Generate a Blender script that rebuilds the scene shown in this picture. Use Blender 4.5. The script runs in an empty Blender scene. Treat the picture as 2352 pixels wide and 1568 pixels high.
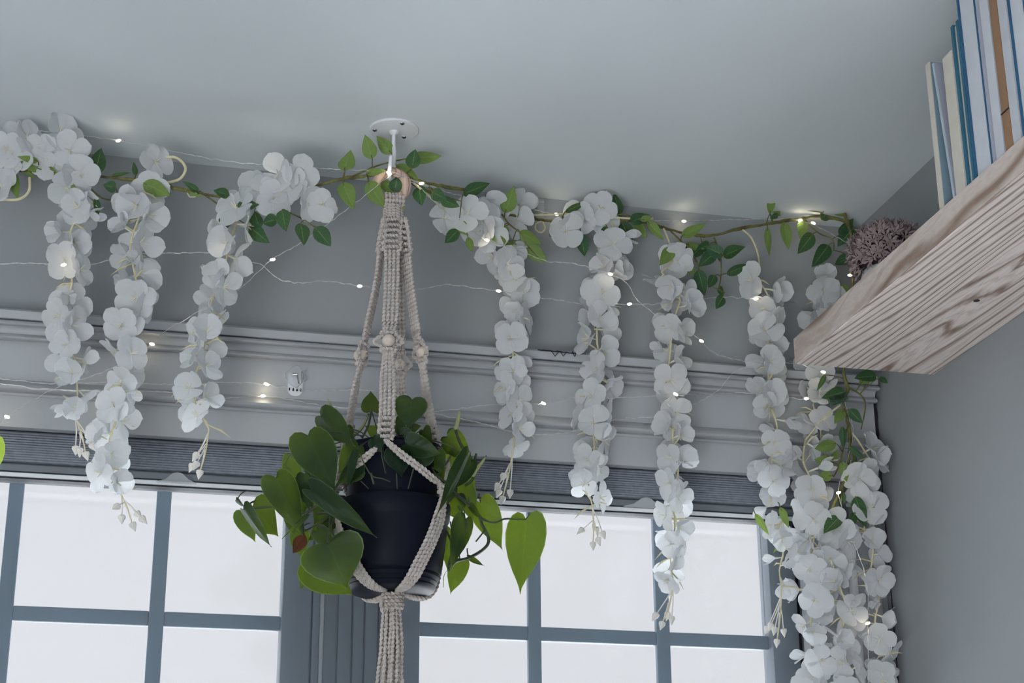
import bpy, bmesh, math, random
from mathutils import Vector, Matrix
random.seed(7)
R = random.Random(11)
PI = math.pi
SC = bpy.context.scene
COL = SC.collection

# ------------------------------------------------------------------ camera
FPX = 3981.0
PITCH, ROLL, YAW = math.radians(20.2), math.radians(-0.351), math.radians(13.76)
CAM = Vector((0.0, 0.0, 1.45))
_fw = Vector((math.sin(YAW) * math.cos(PITCH), math.cos(YAW) * math.cos(PITCH), math.sin(PITCH)))
_r0 = Vector((math.cos(YAW), -math.sin(YAW), 0.0))
_u0 = _r0.cross(_fw)
_rt = math.cos(ROLL) * _r0 + math.sin(ROLL) * _u0
_up = -math.sin(ROLL) * _r0 + math.cos(ROLL) * _u0
cd = bpy.data.cameras.new('camera')
cd.sensor_width = 36.0
cd.lens = FPX / 2352.0 * 36.0
cd.clip_start = 0.05
cam = bpy.data.objects.new('camera', cd)
COL.objects.link(cam)
cam.matrix_world = Matrix(((_rt.x, _up.x, -_fw.x, CAM.x), (_rt.y, _up.y, -_fw.y, CAM.y), (_rt.z, _up.z, -_fw.z, CAM.z), (0, 0, 0, 1)))
SC.camera = cam


def ray(px, py):
    return (px - 1176.0) * _rt - (py - 784.0) * _up + FPX * _fw


def P(px, py, Y):
    "point of the room seen at (px, py) that stands at depth Y"
    d = ray(px, py)
    return CAM + d * (Y / d.y)


def PX(px, py, X):
    d = ray(px, py)
    return CAM + d * (X / d.x)


# ------------------------------------------------------------------ light
world = bpy.data.worlds.new('sky')
SC.world = world
world.use_nodes = True
bg = world.node_tree.nodes['Background']
bg.inputs['Color'].default_value = (1.0, 0.985, 1.03, 1)
bg.inputs['Strength'].default_value = 0.92

sl = bpy.data.lights.new('sun', 'SUN')
sl.energy = 80.0
sl.angle = math.radians(1.5)
sl.color = (0.97, 0.985, 1.0)
sun = bpy.data.objects.new('sun', sl)
COL.objects.link(sun)
sun.rotation_euler = Vector((-0.22, 0.74, -0.64)).to_track_quat('-Z', 'Y').to_euler()   # from behind the viewpoint: falls on the floor inside and on the patio outside

SC.view_settings.view_transform = 'Standard'
SC.view_settings.look = 'None'
SC.view_settings.gamma = 1.0
SC.view_settings.exposure = 0.25
SC.view_settings.use_curve_mapping = False
try:
    SC.cycles.use_denoising = True
    SC.cycles.max_bounces = 10
    SC.cycles.transparent_max_bounces = 16
    SC.cycles.sample_clamp_indirect = 6.0
    SC.cycles.caustics_reflective = False
    SC.cycles.caustics_refractive = False
except Exception:
    pass

# ------------------------------------------------------------------ materials


def nodes(name):
    m = bpy.data.materials.new(name)
    m.use_nodes = True
    nt = m.node_tree
    b = nt.nodes['Principled BSDF']
    return m, nt, b


def lk(nt, a, b):
    nt.links.new(a, b)


def plain(name, col, rough=0.6, spec=0.4, var=0.0, vscale=20.0, bump=0.0, bscale=300.0, metal=0.0, dark=None):
    m, nt, b = nodes(name)
    b.inputs['Base Color'].default_value = (*col, 1)
    b.inputs['Roughness'].default_value = rough
    b.inputs['Specular IOR Level'].default_value = spec
    b.inputs['Metallic'].default_value = metal
    tc = nt.nodes.new('ShaderNodeTexCoord')
    if var:
        n = nt.nodes.new('ShaderNodeTexNoise')
        n.inputs['Scale'].default_value = vscale
        n.inputs['Detail'].default_value = 4
        lk(nt, tc.outputs['Object'], n.inputs['Vector'])
        r = nt.nodes.new('ShaderNodeValToRGB')
        r.color_ramp.elements[0].position = 0.3
        r.color_ramp.elements[1].position = 0.7
        d = dark or tuple(c * (1 - var) for c in col)
        r.color_ramp.elements[0].color = (*d, 1)
        r.color_ramp.elements[1].color = (*col, 1)
        lk(nt, n.outputs['Fac'], r.inputs['Fac'])
        lk(nt, r.outputs['Color'], b.inputs['Base Color'])
    if bump:
        n2 = nt.nodes.new('ShaderNodeTexNoise')
        n2.inputs['Scale'].default_value = bscale
        n2.inputs['Detail'].default_value = 3
        lk(nt, tc.outputs['Object'], n2.inputs['Vector'])
        bp = nt.nodes.new('ShaderNodeBump')
        bp.inputs['Strength'].default_value = bump
        bp.inputs['Distance'].default_value = 0.002
        lk(nt, n2.outputs['Fac'], bp.inputs['Height'])
        lk(nt, bp.outputs['Normal'], b.inputs['Normal'])
    return m


def translucent(m, col, fac):
    "adds a see-through-glow lobe to a thin sheet material"
    nt = m.node_tree
    out = nt.nodes['Material Output']
    b = nt.nodes['Principled BSDF']
    t = nt.nodes.new('ShaderNodeBsdfTranslucent')
    t.inputs['Color'].default_value = (*col, 1)
    mx = nt.nodes.new('ShaderNodeMixShader')
    mx.inputs['Fac'].default_value = fac
    lk(nt, b.outputs['BSDF'], mx.inputs[1])
    lk(nt, t.outputs['BSDF'], mx.inputs[2])
    lk(nt, mx.outputs['Shader'], out.inputs['Surface'])
    return t


def leaf_mat(name, top, under, vein, margin, rough, fac, tcol, spec=0.32):
    m, nt, b = nodes(name)
    b.inputs['Roughness'].default_value = rough
    b.inputs['Specular IOR Level'].default_value = spec
    g = nt.nodes.new('ShaderNodeNewGeometry')
    uv = nt.nodes.new('ShaderNodeUVMap')
    sp = nt.nodes.new('ShaderNodeSeparateXYZ')
    lk(nt, uv.outputs['UV'], sp.inputs['Vector'])

    def mth(op, a, bb=None):
        n = nt.nodes.new('ShaderNodeMath')
        n.operation = op
        for i, v in enumerate((a, bb)):
            if v is None:
                continue
            if isinstance(v, (int, float)):
                n.inputs[i].default_value = v
            else:
                lk(nt, v, n.inputs[i])
        return n.outputs['Value']

    def mix(f, a, c):
        n = nt.nodes.new('ShaderNodeMix')
        n.data_type = 'RGBA'
        if isinstance(f, float):
            n.inputs['Factor'].default_value = f
        else:
            lk(nt, f, n.inputs['Factor'])
        for k, v in ((6, a), (7, c)):
            if isinstance(v, tuple):
                n.inputs[k].default_value = (*v, 1)
            else:
                lk(nt, v, n.inputs[k])
        return n.outputs[2]
    au = mth('ABSOLUTE', mth('SUBTRACT', mth('MULTIPLY', sp.outputs['X'], 2.0), 1.0))
    mid = mth('LESS_THAN', au, 0.035)
    s = mth('ABSOLUTE', mth('SINE', mth('MULTIPLY', mth('SUBTRACT', sp.outputs['Y'], mth('MULTIPLY', au, 0.28)), 17.0)))
    side = mth('MULTIPLY', mth('LESS_THAN', s, 0.10), 0.35)
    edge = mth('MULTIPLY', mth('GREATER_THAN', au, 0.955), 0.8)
    tc = nt.nodes.new('ShaderNodeTexCoord')
    nz = nt.nodes.new('ShaderNodeTexNoise')
    nz.inputs['Scale'].default_value = 60
    lk(nt, tc.outputs['Object'], nz.inputs['Vector'])
    base = mix(g.outputs['Backfacing'], top, under)
    var = mix(mth('MULTIPLY', nz.outputs['Fac'], 0.5), base, mix(0.5, base, (0.01, 0.03, 0.01)))
    c1 = mix(mth('MAXIMUM', mid, side), var, vein)
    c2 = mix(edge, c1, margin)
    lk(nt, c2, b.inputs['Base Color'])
    bp = nt.nodes.new('ShaderNodeBump')
    bp.inputs['Strength'].default_value = 0.25
    bp.inputs['Distance'].default_value = 0.001
    lk(nt, s, bp.inputs['Height'])
    lk(nt, bp.outputs['Normal'], b.inputs['Normal'])
    t = translucent(m, tcol, fac)
    return m


M = {}
M['ceiling'] = plain('ceiling_paint', (0.735, 0.785, 0.812), 0.85, 0.15, 0.05, 1.2, 0.05, 250)
M['wall'] = plain('grey_wall_paint', (0.315, 0.332, 0.345), 0.8, 0.2, 0.05, 1.5, 0.05, 300)
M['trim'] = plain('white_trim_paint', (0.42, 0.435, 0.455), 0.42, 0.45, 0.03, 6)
M['frame'] = plain('grey_window_frame', (0.17, 0.188, 0.215), 0.45, 0.4, 0.06, 6)
M['muntin'] = plain('grey_muntin', (0.15, 0.19, 0.23), 0.5, 0.4, 0.06, 6)
M['gasket'] = plain('black_gasket', (0.012, 0.012, 0.02), 0.7)
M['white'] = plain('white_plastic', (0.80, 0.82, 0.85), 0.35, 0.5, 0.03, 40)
M['floor'] = plain('pale_floor', (0.55, 0.55, 0.55), 0.5, 0.3, 0.15, 5)
M['ground'] = plain('pale_patio', (0.74, 0.76, 0.78), 0.9, 0.1, 0.1, 3)
M['rope'] = plain('cotton_rope', (0.61, 0.55, 0.51), 0.95, 0.05, 0.15, 120, 0.5, 900)
M['bead'] = plain('pale_wood_bead', (0.70, 0.61, 0.52), 0.5, 0.3, 0.12, 90)
M['pot'] = plain('black_plastic_pot', (0.006, 0.008, 0.016), 0.5, 0.10, 0.2, 30)
M['soil'] = plain('dark_soil', (0.02, 0.015, 0.012), 0.95, 0.05, 0.4, 90, 0.8, 200)
M['screw'] = plain('steel_screw', (0.45, 0.45, 0.45), 0.35, 0.5, metal=1.0, var=0.2, vscale=200)
M['chrome'] = plain('hook_metal', (0.55, 0.53, 0.50), 0.2, 0.5, metal=1.0, var=0.1, vscale=200)
M['wire'] = plain('silver_wire', (0.72, 0.72, 0.70), 0.35, 0.5, metal=0.6, var=0.1, vscale=300)
M['cream'] = plain('cream_stem', (0.72, 0.66, 0.42), 0.7, 0.2, 0.15, 90)
M['stamen'] = plain('pale_stamen', (0.78, 0.75, 0.60), 0.7, 0.2, 0.1, 90)
M['bud'] = plain('white_bud', (0.80, 0.77, 0.72), 0.7, 0.2, 0.06, 90)
M['vine'] = plain('olive_vine_stem', (0.22, 0.23, 0.07), 0.7, 0.2, 0.6, 60, 0.3, 200, dark=(0.07, 0.05, 0.03))
M['pstem'] = plain('green_plant_stem', (0.045, 0.075, 0.03), 0.5, 0.4, 0.4, 60, dark=(0.03, 0.025, 0.02))
M['sprout'] = plain('pale_sprout', (0.32, 0.35, 0.16), 0.6, 0.3, 0.2, 60)
M['dead'] = plain('dry_brown_leaf', (0.13, 0.05, 0.028), 0.8, 0.1, 0.4, 80)
M['ceramic'] = plain('white_ceramic', (0.72, 0.74, 0.74), 0.15, 0.5, 0.02, 30)
M['floret'] = plain('mauve_floret', (0.46, 0.36, 0.36), 0.7, 0.2, 0.35, 40)
translucent(M['floret'], (0.46, 0.36, 0.36), 0.25)
M['core'] = plain('dark_mauve_core', (0.07, 0.045, 0.055), 0.9, 0.1, 0.4, 60, 0.8, 150)
M['black'] = plain('black_print', (0.015, 0.015, 0.018), 0.7)
M['crack'] = plain('dark_gap', (0.02, 0.02, 0.03), 0.9)
M['pages'] = plain('paper_pages', (0.60, 0.62, 0.66), 0.8, 0.1, 0.06, 60)
M['pleat'] = plain('slate_pleated_fabric', (0.27, 0.295, 0.345), 0.85, 0.15, 0.25, 90, 0.3, 500)
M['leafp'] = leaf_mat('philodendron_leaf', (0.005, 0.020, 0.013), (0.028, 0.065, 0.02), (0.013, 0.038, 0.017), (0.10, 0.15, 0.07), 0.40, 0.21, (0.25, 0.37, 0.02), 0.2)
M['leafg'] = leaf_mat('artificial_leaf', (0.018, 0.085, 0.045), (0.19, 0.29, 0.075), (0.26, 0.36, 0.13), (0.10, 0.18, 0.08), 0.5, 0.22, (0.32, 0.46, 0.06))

# silk petals with fine creases
m, nt, b = nodes('white_silk_petal')
b.inputs['Base Color'].default_value = (0.83, 0.84, 0.85, 1)
b.inputs['Roughness'].default_value = 0.85
b.inputs['Specular IOR Level'].default_value = 0.15
uvn = nt.nodes.new('ShaderNodeUVMap')
mp = nt.nodes.new('ShaderNodeMapping')
mp.inputs['Scale'].default_value = (14, 1.2, 1)
nz = nt.nodes.new('ShaderNodeTexNoise')
nz.inputs['Scale'].default_value = 2
bp = nt.nodes.new('ShaderNodeBump')
bp.inputs['Strength'].default_value = 0.3
bp.inputs['Distance'].default_value = 0.001
lk(nt, uvn.outputs['UV'], mp.inputs['Vector'])
lk(nt, mp.outputs['Vector'], nz.inputs['Vector'])
lk(nt, nz.outputs['Fac'], bp.inputs['Height'])
lk(nt, bp.outputs['Normal'], b.inputs['Normal'])
translucent(m, (0.78, 0.80, 0.82), 0.45)
M['petal'] = m

# bulb
m, nt, b = nodes('warm_led_bulb')
b.inputs['Base Color'].default_value = (0.9, 0.85, 0.75, 1)
b.inputs['Emission Color'].default_value = (1.0, 0.86, 0.62, 1)
b.inputs['Emission Strength'].default_value = 22.0
M['bulb'] = m


def seethrough(name, tint, glossy, opac=None):
    m, nt, b = nodes(name)
    out = nt.nodes['Material Output']
    t = nt.nodes.new('ShaderNodeBsdfTransparent')
    t.inputs['Color'].default_value = (*tint, 1)
    mx = nt.nodes.new('ShaderNodeMixShader')
    mx.inputs['Fac'].default_value = glossy
    if opac is None:
        s = nt.nodes.new('ShaderNodeBsdfGlossy')
        s.inputs['Roughness'].default_value = 0.08
    else:
        s = nt.nodes.new('ShaderNodeBsdfDiffuse')
        s.inputs['Color'].default_value = (*opac, 1)
    lk(nt, t.outputs['BSDF'], mx.inputs[1])
    lk(nt, s.outputs['BSDF'], mx.inputs[2])
    lk(nt, mx.outputs['Shader'], out.inputs['Surface'])
    return m


M['glass'] = seethrough('window_glass', (0.97, 0.98, 0.98), 0.05)
M['screen'] = seethrough('insect_mesh', (0.97, 0.97, 0.97), 0.14, (0.30, 0.36, 0.42))
M['clear'] = seethrough('clear_plastic', (0.93, 0.95, 0.95), 0.35, (0.75, 0.78, 0.80))
M['cleargreen'] = seethrough('green_tinted_plastic', (0.70, 0.86, 0.74), 0.22)
M['clearpad'] = seethrough('clear_adhesive_pad', (0.93, 0.94, 0.95), 0.30, (0.8, 0.82, 0.85))


def wood(name, along, light, dark, scale, rough=0.6, knots=0.0, off=(0, 0, 0), stretch=0.06):
    m, nt, b = nodes(name)
    b.inputs['Roughness'].default_value = rough
    b.inputs['Specular IOR Level'].default_value = 0.25
    tc = nt.nodes.new('ShaderNodeTexCoord')
    mp = nt.nodes.new('ShaderNodeMapping')
    sc = [1.0, 1.0, 1.0]
    sc[along] = stretch
    mp.inputs['Scale'].default_value = sc
    mp.inputs['Location'].default_value = off
    mp.inputs['Rotation'].default_value = (0, 0, math.radians(3))
    lk(nt, tc.outputs['Object'], mp.inputs['Vector'])
    n0 = nt.nodes.new('ShaderNodeTexNoise')
    n0.inputs['Scale'].default_value = 9
    n0.inputs['Detail'].default_value = 2
    lk(nt, mp.outputs['Vector'], n0.inputs['Vector'])
    vm = nt.nodes.new('ShaderNodeVectorMath')
    vm.operation = 'MULTIPLY_ADD'
    lk(nt, n0.outputs['Color'], vm.inputs[0])
    vm.inputs[1].default_value = (0.11, 0.11, 0.11)
    lk(nt, mp.outputs['Vector'], vm.inputs[2])
    w = nt.nodes.new('ShaderNodeTexWave')
    w.wave_type = 'BANDS'
    w.bands_direction = 'DIAGONAL'
    w.wave_profile = 'SIN'
    w.inputs['Scale'].default_value = scale
    w.inputs['Distortion'].default_value = 3.5
    w.inputs['Detail'].default_value = 3
    w.inputs['Detail Scale'].default_value = 1.5
    lk(nt, vm.outputs['Vector'], w.inputs['Vector'])
    r = nt.nodes.new('ShaderNodeValToRGB')
    e = r.color_ramp.elements
    e[0].position = 0.0
    e[0].color = (*light, 1)
    e[1].position = 1.0
    e[1].color = (*dark, 1)
    k = e.new(0.76)
    k.color = (*[0.85 * a + 0.15 * d for a, d in zip(light, dark)], 1)
    k = e.new(0.93)
    k.color = (*[0.35 * a + 0.65 * d for a, d in zip(light, dark)], 1)
    lk(nt, w.outputs['Fac'], r.inputs['Fac'])
    n = nt.nodes.new('ShaderNodeTexNoise')
    n.inputs['Scale'].default_value = 240
    n.inputs['Detail'].default_value = 3
    lk(nt, mp.outputs['Vector'], n.inputs['Vector'])
    mx = nt.nodes.new('ShaderNodeMix')
    mx.data_type = 'RGBA'
    mx.blend_type = 'MULTIPLY'
    mx.inputs['Factor'].default_value = 0.32
    lk(nt, r.outputs['Color'], mx.inputs[6])
    rr = nt.nodes.new('ShaderNodeValToRGB')
    rr.color_ramp.elements[0].position = 0.35
    rr.color_ramp.elements[0].color = (0.72, 0.65, 0.61, 1)
    rr.color_ramp.elements[1].position = 0.62
    lk(nt, n.outputs['Fac'], rr.inputs['Fac'])
    lk(nt, rr.outputs['Color'], mx.inputs[7])
    w2 = nt.nodes.new('ShaderNodeTexWave')
    w2.bands_direction = 'DIAGONAL'
    w2.inputs['Scale'].default_value = scale * 2.7
    w2.inputs['Distortion'].default_value = 6
    w2.inputs['Detail'].default_value = 3
    w2.inputs['Detail Scale'].default_value = 2.0
    lk(nt, vm.outputs['Vector'], w2.inputs['Vector'])
    r2 = nt.nodes.new('ShaderNodeValToRGB')
    r2.color_ramp.elements[0].position = 0.55
    r2.color_ramp.elements[0].color = (1, 1, 1, 1)
    r2.color_ramp.elements[1].position = 1.0
    r2.color_ramp.elements[1].color = (0.68, 0.59, 0.54, 1)
    lk(nt, w2.outputs['Fac'], r2.inputs['Fac'])
    n3 = nt.nodes.new('ShaderNodeTexNoise')
    n3.inputs['Scale'].default_value = 16
    lk(nt, mp.outputs['Vector'], n3.inputs['Vector'])
    m2 = nt.nodes.new('ShaderNodeMix')
    m2.data_type = 'RGBA'
    m2.blend_type = 'MULTIPLY'
    lk(nt, n3.outputs['Fac'], m2.inputs['Factor'])
    lk(nt, mx.outputs[2], m2.inputs[6])
    lk(nt, r2.outputs['Color'], m2.inputs[7])
    lk(nt, m2.outputs[2], b.inputs['Base Color'])
    bp = nt.nodes.new('ShaderNodeBump')
    bp.inputs['Strength'].default_value = 0.12
    bp.inputs['Distance'].default_value = 0.001
    bp.invert = True
    lk(nt, w.outputs['Fac'], bp.inputs['Height'])
    lk(nt, bp.outputs['Normal'], b.inputs['Normal'])
    return m


M['wood'] = wood('ash_wood', 1, (0.93, 0.85, 0.80), (0.36, 0.26, 0.21), 32)
M['woodf'] = wood('ash_wood_edge', 1, (0.64, 0.56, 0.51), (0.30, 0.22, 0.175), 6, off=(0.2, 0.1, 0.37), stretch=0.25)
M['ringwood'] = wood('ring_wood', 2, (0.62, 0.47, 0.39), (0.30, 0.18, 0.13), 40)

# ------------------------------------------------------------------ mesh helpers


class MB:
    def __init__(s):
        s.v, s.f, s.m, s.uv = [], [], [], {}

    def add(s, vs, fs, mi=0, uvs=None):
        o = len(s.v)
        s.v += [Vector(v) for v in vs]
        for f in fs:
            s.f.append([o + i for i in f])
            s.m.append(mi)
        if uvs:
            for i, u in enumerate(uvs):
                s.uv[o + i] = u

    def box(s, a, b, mi=0, bevel=0.0):
        x0, x1 = sorted((a[0], b[0]))
        y0, y1 = sorted((a[1], b[1]))
        z0, z1 = sorted((a[2], b[2]))
        if bevel:
            bm = bmesh.new()
            bmesh.ops.create_cube(bm, size=1)
            for v in bm.verts:
                v.co = Vector(((x0 + x1) / 2 + v.co.x * (x1 - x0), (y0 + y1) / 2 + v.co.y * (y1 - y0), (z0 + z1) / 2 + v.co.z * (z1 - z0)))
            bmesh.ops.bevel(bm, geom=list(bm.edges), offset=bevel, segments=2, affect='EDGES', profile=0.5)
            bm.verts.index_update()
            s.add([v.co.copy() for v in bm.verts], [[v.index for v in f.verts] for f in bm.faces], mi)
            bm.free()
            return
        vs = [(x0, y0, z0), (x1, y0, z0), (x1, y1, z0), (x0, y1, z0), (x0, y0, z1), (x1, y0, z1), (x1, y1, z1), (x0, y1, z1)]
        s.add(vs, [(0, 3, 2, 1), (4, 5, 6, 7), (0, 1, 5, 4), (1, 2, 6, 5), (2, 3, 7, 6), (3, 0, 4, 7)], mi)

    def tube(s, pts, rad, seg=8, mi=0, cap=True, rope=False, pitch=0.02):
        pts = [Vector(p) for p in pts]
        n = len(pts)
        if not isinstance(rad, (list, tuple)):
            rad = [rad] * n
        t0 = (pts[1] - pts[0]).normalized()
        nx = t0.orthogonal().normalized()
        vs = []
        L = 0.0
        for i, p in enumerate(pts):
            t = (pts[min(i + 1, n - 1)] - pts[max(i - 1, 0)])
            if t.length < 1e-9:
                t = t0
            t = t.normalized()
            nx = (nx - t * nx.dot(t))
            nx = nx.normalized() if nx.length > 1e-9 else t.orthogonal().normalized()
            ny = t.cross(nx)
            if i:
                L += (p - pts[i - 1]).length
            ph = 2 * PI * L / pitch if rope else 0.0
            for k in range(seg):
                a = 2 * PI * k / seg
                rr = rad[i] * ((0.86 + 0.16 * math.cos(3 * a)) if rope else 1.0)
                vs.append(p + (nx * math.cos(a + ph) + ny * math.sin(a + ph)) * rr)
        fs = []
        for i in range(n - 1):
            for k in range(seg):
                k2 = (k + 1) % seg
                fs.append((i * seg + k, i * seg + k2, (i + 1) * seg + k2, (i + 1) * seg + k))
        if cap:
            fs.append(tuple(range(seg))[::-1])
            fs.append(tuple((n - 1) * seg + k for k in range(seg)))
        s.add(vs, fs, mi)

    def lathe(s, prof, c, seg=32, mi=0, axis='z', cap=False):
        vs = []
        for (r, h) in prof:
            for k in range(seg):
                a = 2 * PI * k / seg
                if axis == 'z':
                    vs.append(Vector((c[0] + r * math.cos(a), c[1] + r * math.sin(a), c[2] + h)))
                else:
                    vs.append(Vector((c[0] + r * math.cos(a), c[1] + h, c[2] + r * math.sin(a))))
        n = len(prof)
        fs = []
        for i in range(n - 1):
            for k in range(seg):
                k2 = (k + 1) % seg
                fs.append((i * seg + k, i * seg + k2, (i + 1) * seg + k2, (i + 1) * seg + k))
        if cap:
            fs.append(tuple(range(seg))[::-1])
            fs.append(tuple((n - 1) * seg + k for k in range(seg)))
        s.add(vs, fs, mi)

    def sweep(s, prof, x0, x1, mi=0):
        "prof: closed list of (y, z); swept along x"
        n = len(prof)
        vs = [(x0, y, z) for y, z in prof] + [(x1, y, z) for y, z in prof]
        fs = [(i, (i + 1) % n, n + (i + 1) % n, n + i) for i in range(n)]
        fs.append(tuple(range(n))[::-1])
        fs.append(tuple(range(n, 2 * n)))
        s.add(vs, fs, mi)

    def mesh(s, name, mats, origin=Vector((0, 0, 0)), smooth=True):
        me = bpy.data.meshes.new(name)
        me.from_pydata([tuple(v - origin) for v in s.v], [], s.f)
        for mt in (mats if isinstance(mats, (list, tuple)) else [mats]):
            me.materials.append(mt)
        me.polygons.foreach_set('material_index', s.m)
        if s.uv:
            ul = me.uv_layers.new(name='UVMap')
            for lp in me.loops:
                ul.data[lp.index].uv = s.uv.get(lp.vertex_index, (0.5, 0.5))
        me.update()
        bm = bmesh.new()
        bm.from_mesh(me)
        if not s.uv:
            bmesh.ops.recalc_face_normals(bm, faces=bm.faces)
        for f in bm.faces:
            f.smooth = smooth
        bm.to_mesh(me)
        bm.free()
        if smooth and hasattr(me, 'set_sharp_from_angle'):
            me.set_sharp_from_angle(angle=math.radians(40))
        return me


WL = {}


def link(o, parent):
    COL.objects.link(o)
    if parent is not None:
        o.parent = parent


def part(name, mb, mat, parent=None, smooth=True, loc=None, label=None):
    "one mesh object; vertices are given in room coordinates"
    if loc is None:
        if parent is not None:
            loc = WL[parent]
        else:
            xs = [v.x for v in mb.v]
            ys = [v.y for v in mb.v]
            zs = [v.z for v in mb.v]
            loc = Vector(((min(xs) + max(xs)) / 2, (min(ys) + max(ys)) / 2, min(zs)))
    o = bpy.data.objects.new(name, mb.mesh(name, mat, loc, smooth))
    link(o, parent)
    o.location = loc - (WL[parent] if parent is not None else Vector((0, 0, 0)))
    WL[o] = Vector(loc)
    if label:
        o['label'] = label
    return o


def inst(name, me, Mw, parent):
    "a part that shares mesh data; Mw = its matrix in the room"
    o = bpy.data.objects.new(name, me)
    link(o, parent)
    o.matrix_basis = Matrix.Translation(-WL[parent]) @ Mw
    WL[o] = Mw.translation.copy()
    return o


def thing(name, loc, label, cat, group=None):
    o = bpy.data.objects.new(name, None)
    o.empty_display_size = 0.02
    COL.objects.link(o)
    o.location = loc
    WL[o] = Vector(loc)
    o['label'] = label
    o['category'] = cat
    if group:
        o['group'] = group
    return o


def tag(o, label, cat, group=None):
    o['label'] = label
    o['category'] = cat
    if group:
        o['group'] = group
    return o


def struct(name, loc=(0, 0, 0), mb=None, mat=None, smooth=False, label=None, cat=None):
    if mb is None:
        o = bpy.data.objects.new(name, None)
        o.empty_display_size = 0.02
        COL.objects.link(o)
        o.location = loc
        WL[o] = Vector(loc)
    else:
        o = part(name, mb, mat, None, smooth)
    o['kind'] = 'structure'
    if label:
        o['label'] = label
    if cat:
        o['category'] = cat
    return o


def spline(pts, step=0.004, closed=False):
    "Catmull-Rom through points, resampled about every step metres"
    pts = [Vector(p) for p in pts]
    out = []
    n = len(pts)
    for i in range(n - 1):
        p0, p1, p2, p3 = pts[max(i - 1, 0)], pts[i], pts[i + 1], pts[min(i + 2, n - 1)]
        k = max(1, int((p2 - p1).length / step))
        for j in range(k):
            t = j / k
            out.append(0.5 * ((2 * p1) + (p2 - p0) * t + (2 * p0 - 5 * p1 + 4 * p2 - p3) * t * t + (3 * p1 - p0 - 3 * p2 + p3) * t ** 3))
    out.append(pts[-1])
    return out


def frame_from(z, up=Vector((0, 0, 1)), roll=0.0):
    z = z.normalized()
    x = up.cross(z)
    if x.length < 1e-4:
        x = Vector((1, 0, 0))
    x.normalize()
    y = z.cross(x)
    m = Matrix(((x.x, y.x, z.x), (x.y, y.y, z.y), (x.z, y.z, z.z)))
    return m @ Matrix.Rotation(roll, 3, 'Z')


# ------------------------------------------------------------------ room shell
YW, XR, ZC = 2.60, 1.271, 2.70
XL, YB = -2.3, -3.0


def zz(py, Y):
    return P(1176, py, Y).z


mb = MB(); mb.box((XL, YB, -0.1), (XR, YW, 0)); struct('floor', mb=mb, mat=M['floor'], label='pale floor of the room below the frame', cat='floor')
mb = MB(); mb.box((XL - 0.1, YB, ZC), (XR + 0.1, YW + 0.12, ZC + 0.12)); struct('ceiling', mb=mb, mat=M['ceiling'], label='pale blue grey painted ceiling above the flower garlands', cat='ceiling')
mb = MB(); mb.box((XR, YB, 0), (XR + 0.1, YW + 0.12, ZC)); struct('wall_right', mb=mb, mat=M['wall'], label='grey wall on the right behind the wooden shelf', cat='wall')
mb = MB(); mb.box((XL - 0.1, YB, 0), (XL, YW + 0.12, ZC)); struct('wall_left', mb=mb, mat=M['wall'], label='grey wall at the far left of the room', cat='wall')
mb = MB(); mb.box((XL - 0.1, YB - 0.1, 2.45), (XR + 0.1, YB, ZC)); mb.box((XR - 1.35, YB - 0.1, 0), (XR + 0.1, YB, 2.45)); mb.box((XL - 0.1, YB - 0.1, 0), (XL + 0.15, YB, 2.45)); struct('wall_front', mb=mb, mat=M['ceiling'], label='unseen wall behind the viewpoint with an opening added to let sunlight in', cat='wall')  # opening added and sized so the sun reaches the floor as fill
ZO = zz(1052, 2.60)            # top of the door opening
XO = P(1850, 1300, 2.66).x     # right side of the opening
mb = MB()
mb.box((XL, YW, ZO), (XR, YW + 0.10, ZC))
mb.box((XO + 0.03, YW, 0), (XR, YW + 0.10, ZO))
mb.box((XL, YW, 0), (-1.1, YW + 0.10, ZO))
struct('wall_back', mb=mb, mat=M['wall'], label='grey painted wall strip between ceiling and window head', cat='wall')
mb = MB(); mb.box((-30, YW + 0.12, -0.15), (30, 40, -0.1)); struct('ground', mb=mb, mat=M['ground'], label='pale patio ground outside the glass doors', cat='ground')

# stepped head trim over the doors
XT0, XT1 = -1.2, 1.262
head = struct('trim_1', loc=(0.3, 2.58, zz(1059, 2.588)), label='white stepped moulding along the top of the glass doors', cat='moulding')


def sweep_part(name, pts, mat, par, x0=XT0, x1=XT1, ov=None):
    mb = MB()
    pr = [(Y, zz(py, Y)) for py, Y in pts]
    mb.sweep(pr, x0, x1)
    return part(name, mb, mat, par, True)


def arc(py0, py1, Yb, bulge, n=6):
    return [(py0 + (py1 - py0) * i / n, Yb - bulge * math.sin(PI * i / n)) for i in range(n + 1)]


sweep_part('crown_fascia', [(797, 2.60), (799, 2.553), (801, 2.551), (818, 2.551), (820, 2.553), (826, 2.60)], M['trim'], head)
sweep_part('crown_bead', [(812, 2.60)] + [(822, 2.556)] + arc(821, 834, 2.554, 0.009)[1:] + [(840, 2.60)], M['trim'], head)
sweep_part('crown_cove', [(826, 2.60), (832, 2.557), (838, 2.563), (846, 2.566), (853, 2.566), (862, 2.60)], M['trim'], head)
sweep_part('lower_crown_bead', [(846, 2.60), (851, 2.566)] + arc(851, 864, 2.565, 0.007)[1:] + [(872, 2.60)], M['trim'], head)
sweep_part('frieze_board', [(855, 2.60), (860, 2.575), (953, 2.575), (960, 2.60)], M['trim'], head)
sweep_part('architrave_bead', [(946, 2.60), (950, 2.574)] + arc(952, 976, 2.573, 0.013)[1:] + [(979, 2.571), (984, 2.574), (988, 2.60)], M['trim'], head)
sweep_part('head_board', [(978, 2.60), (983, 2.577), (1052, 2.577), (1059, 2.588), (1059, 2.60)], M['trim'], head)
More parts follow.
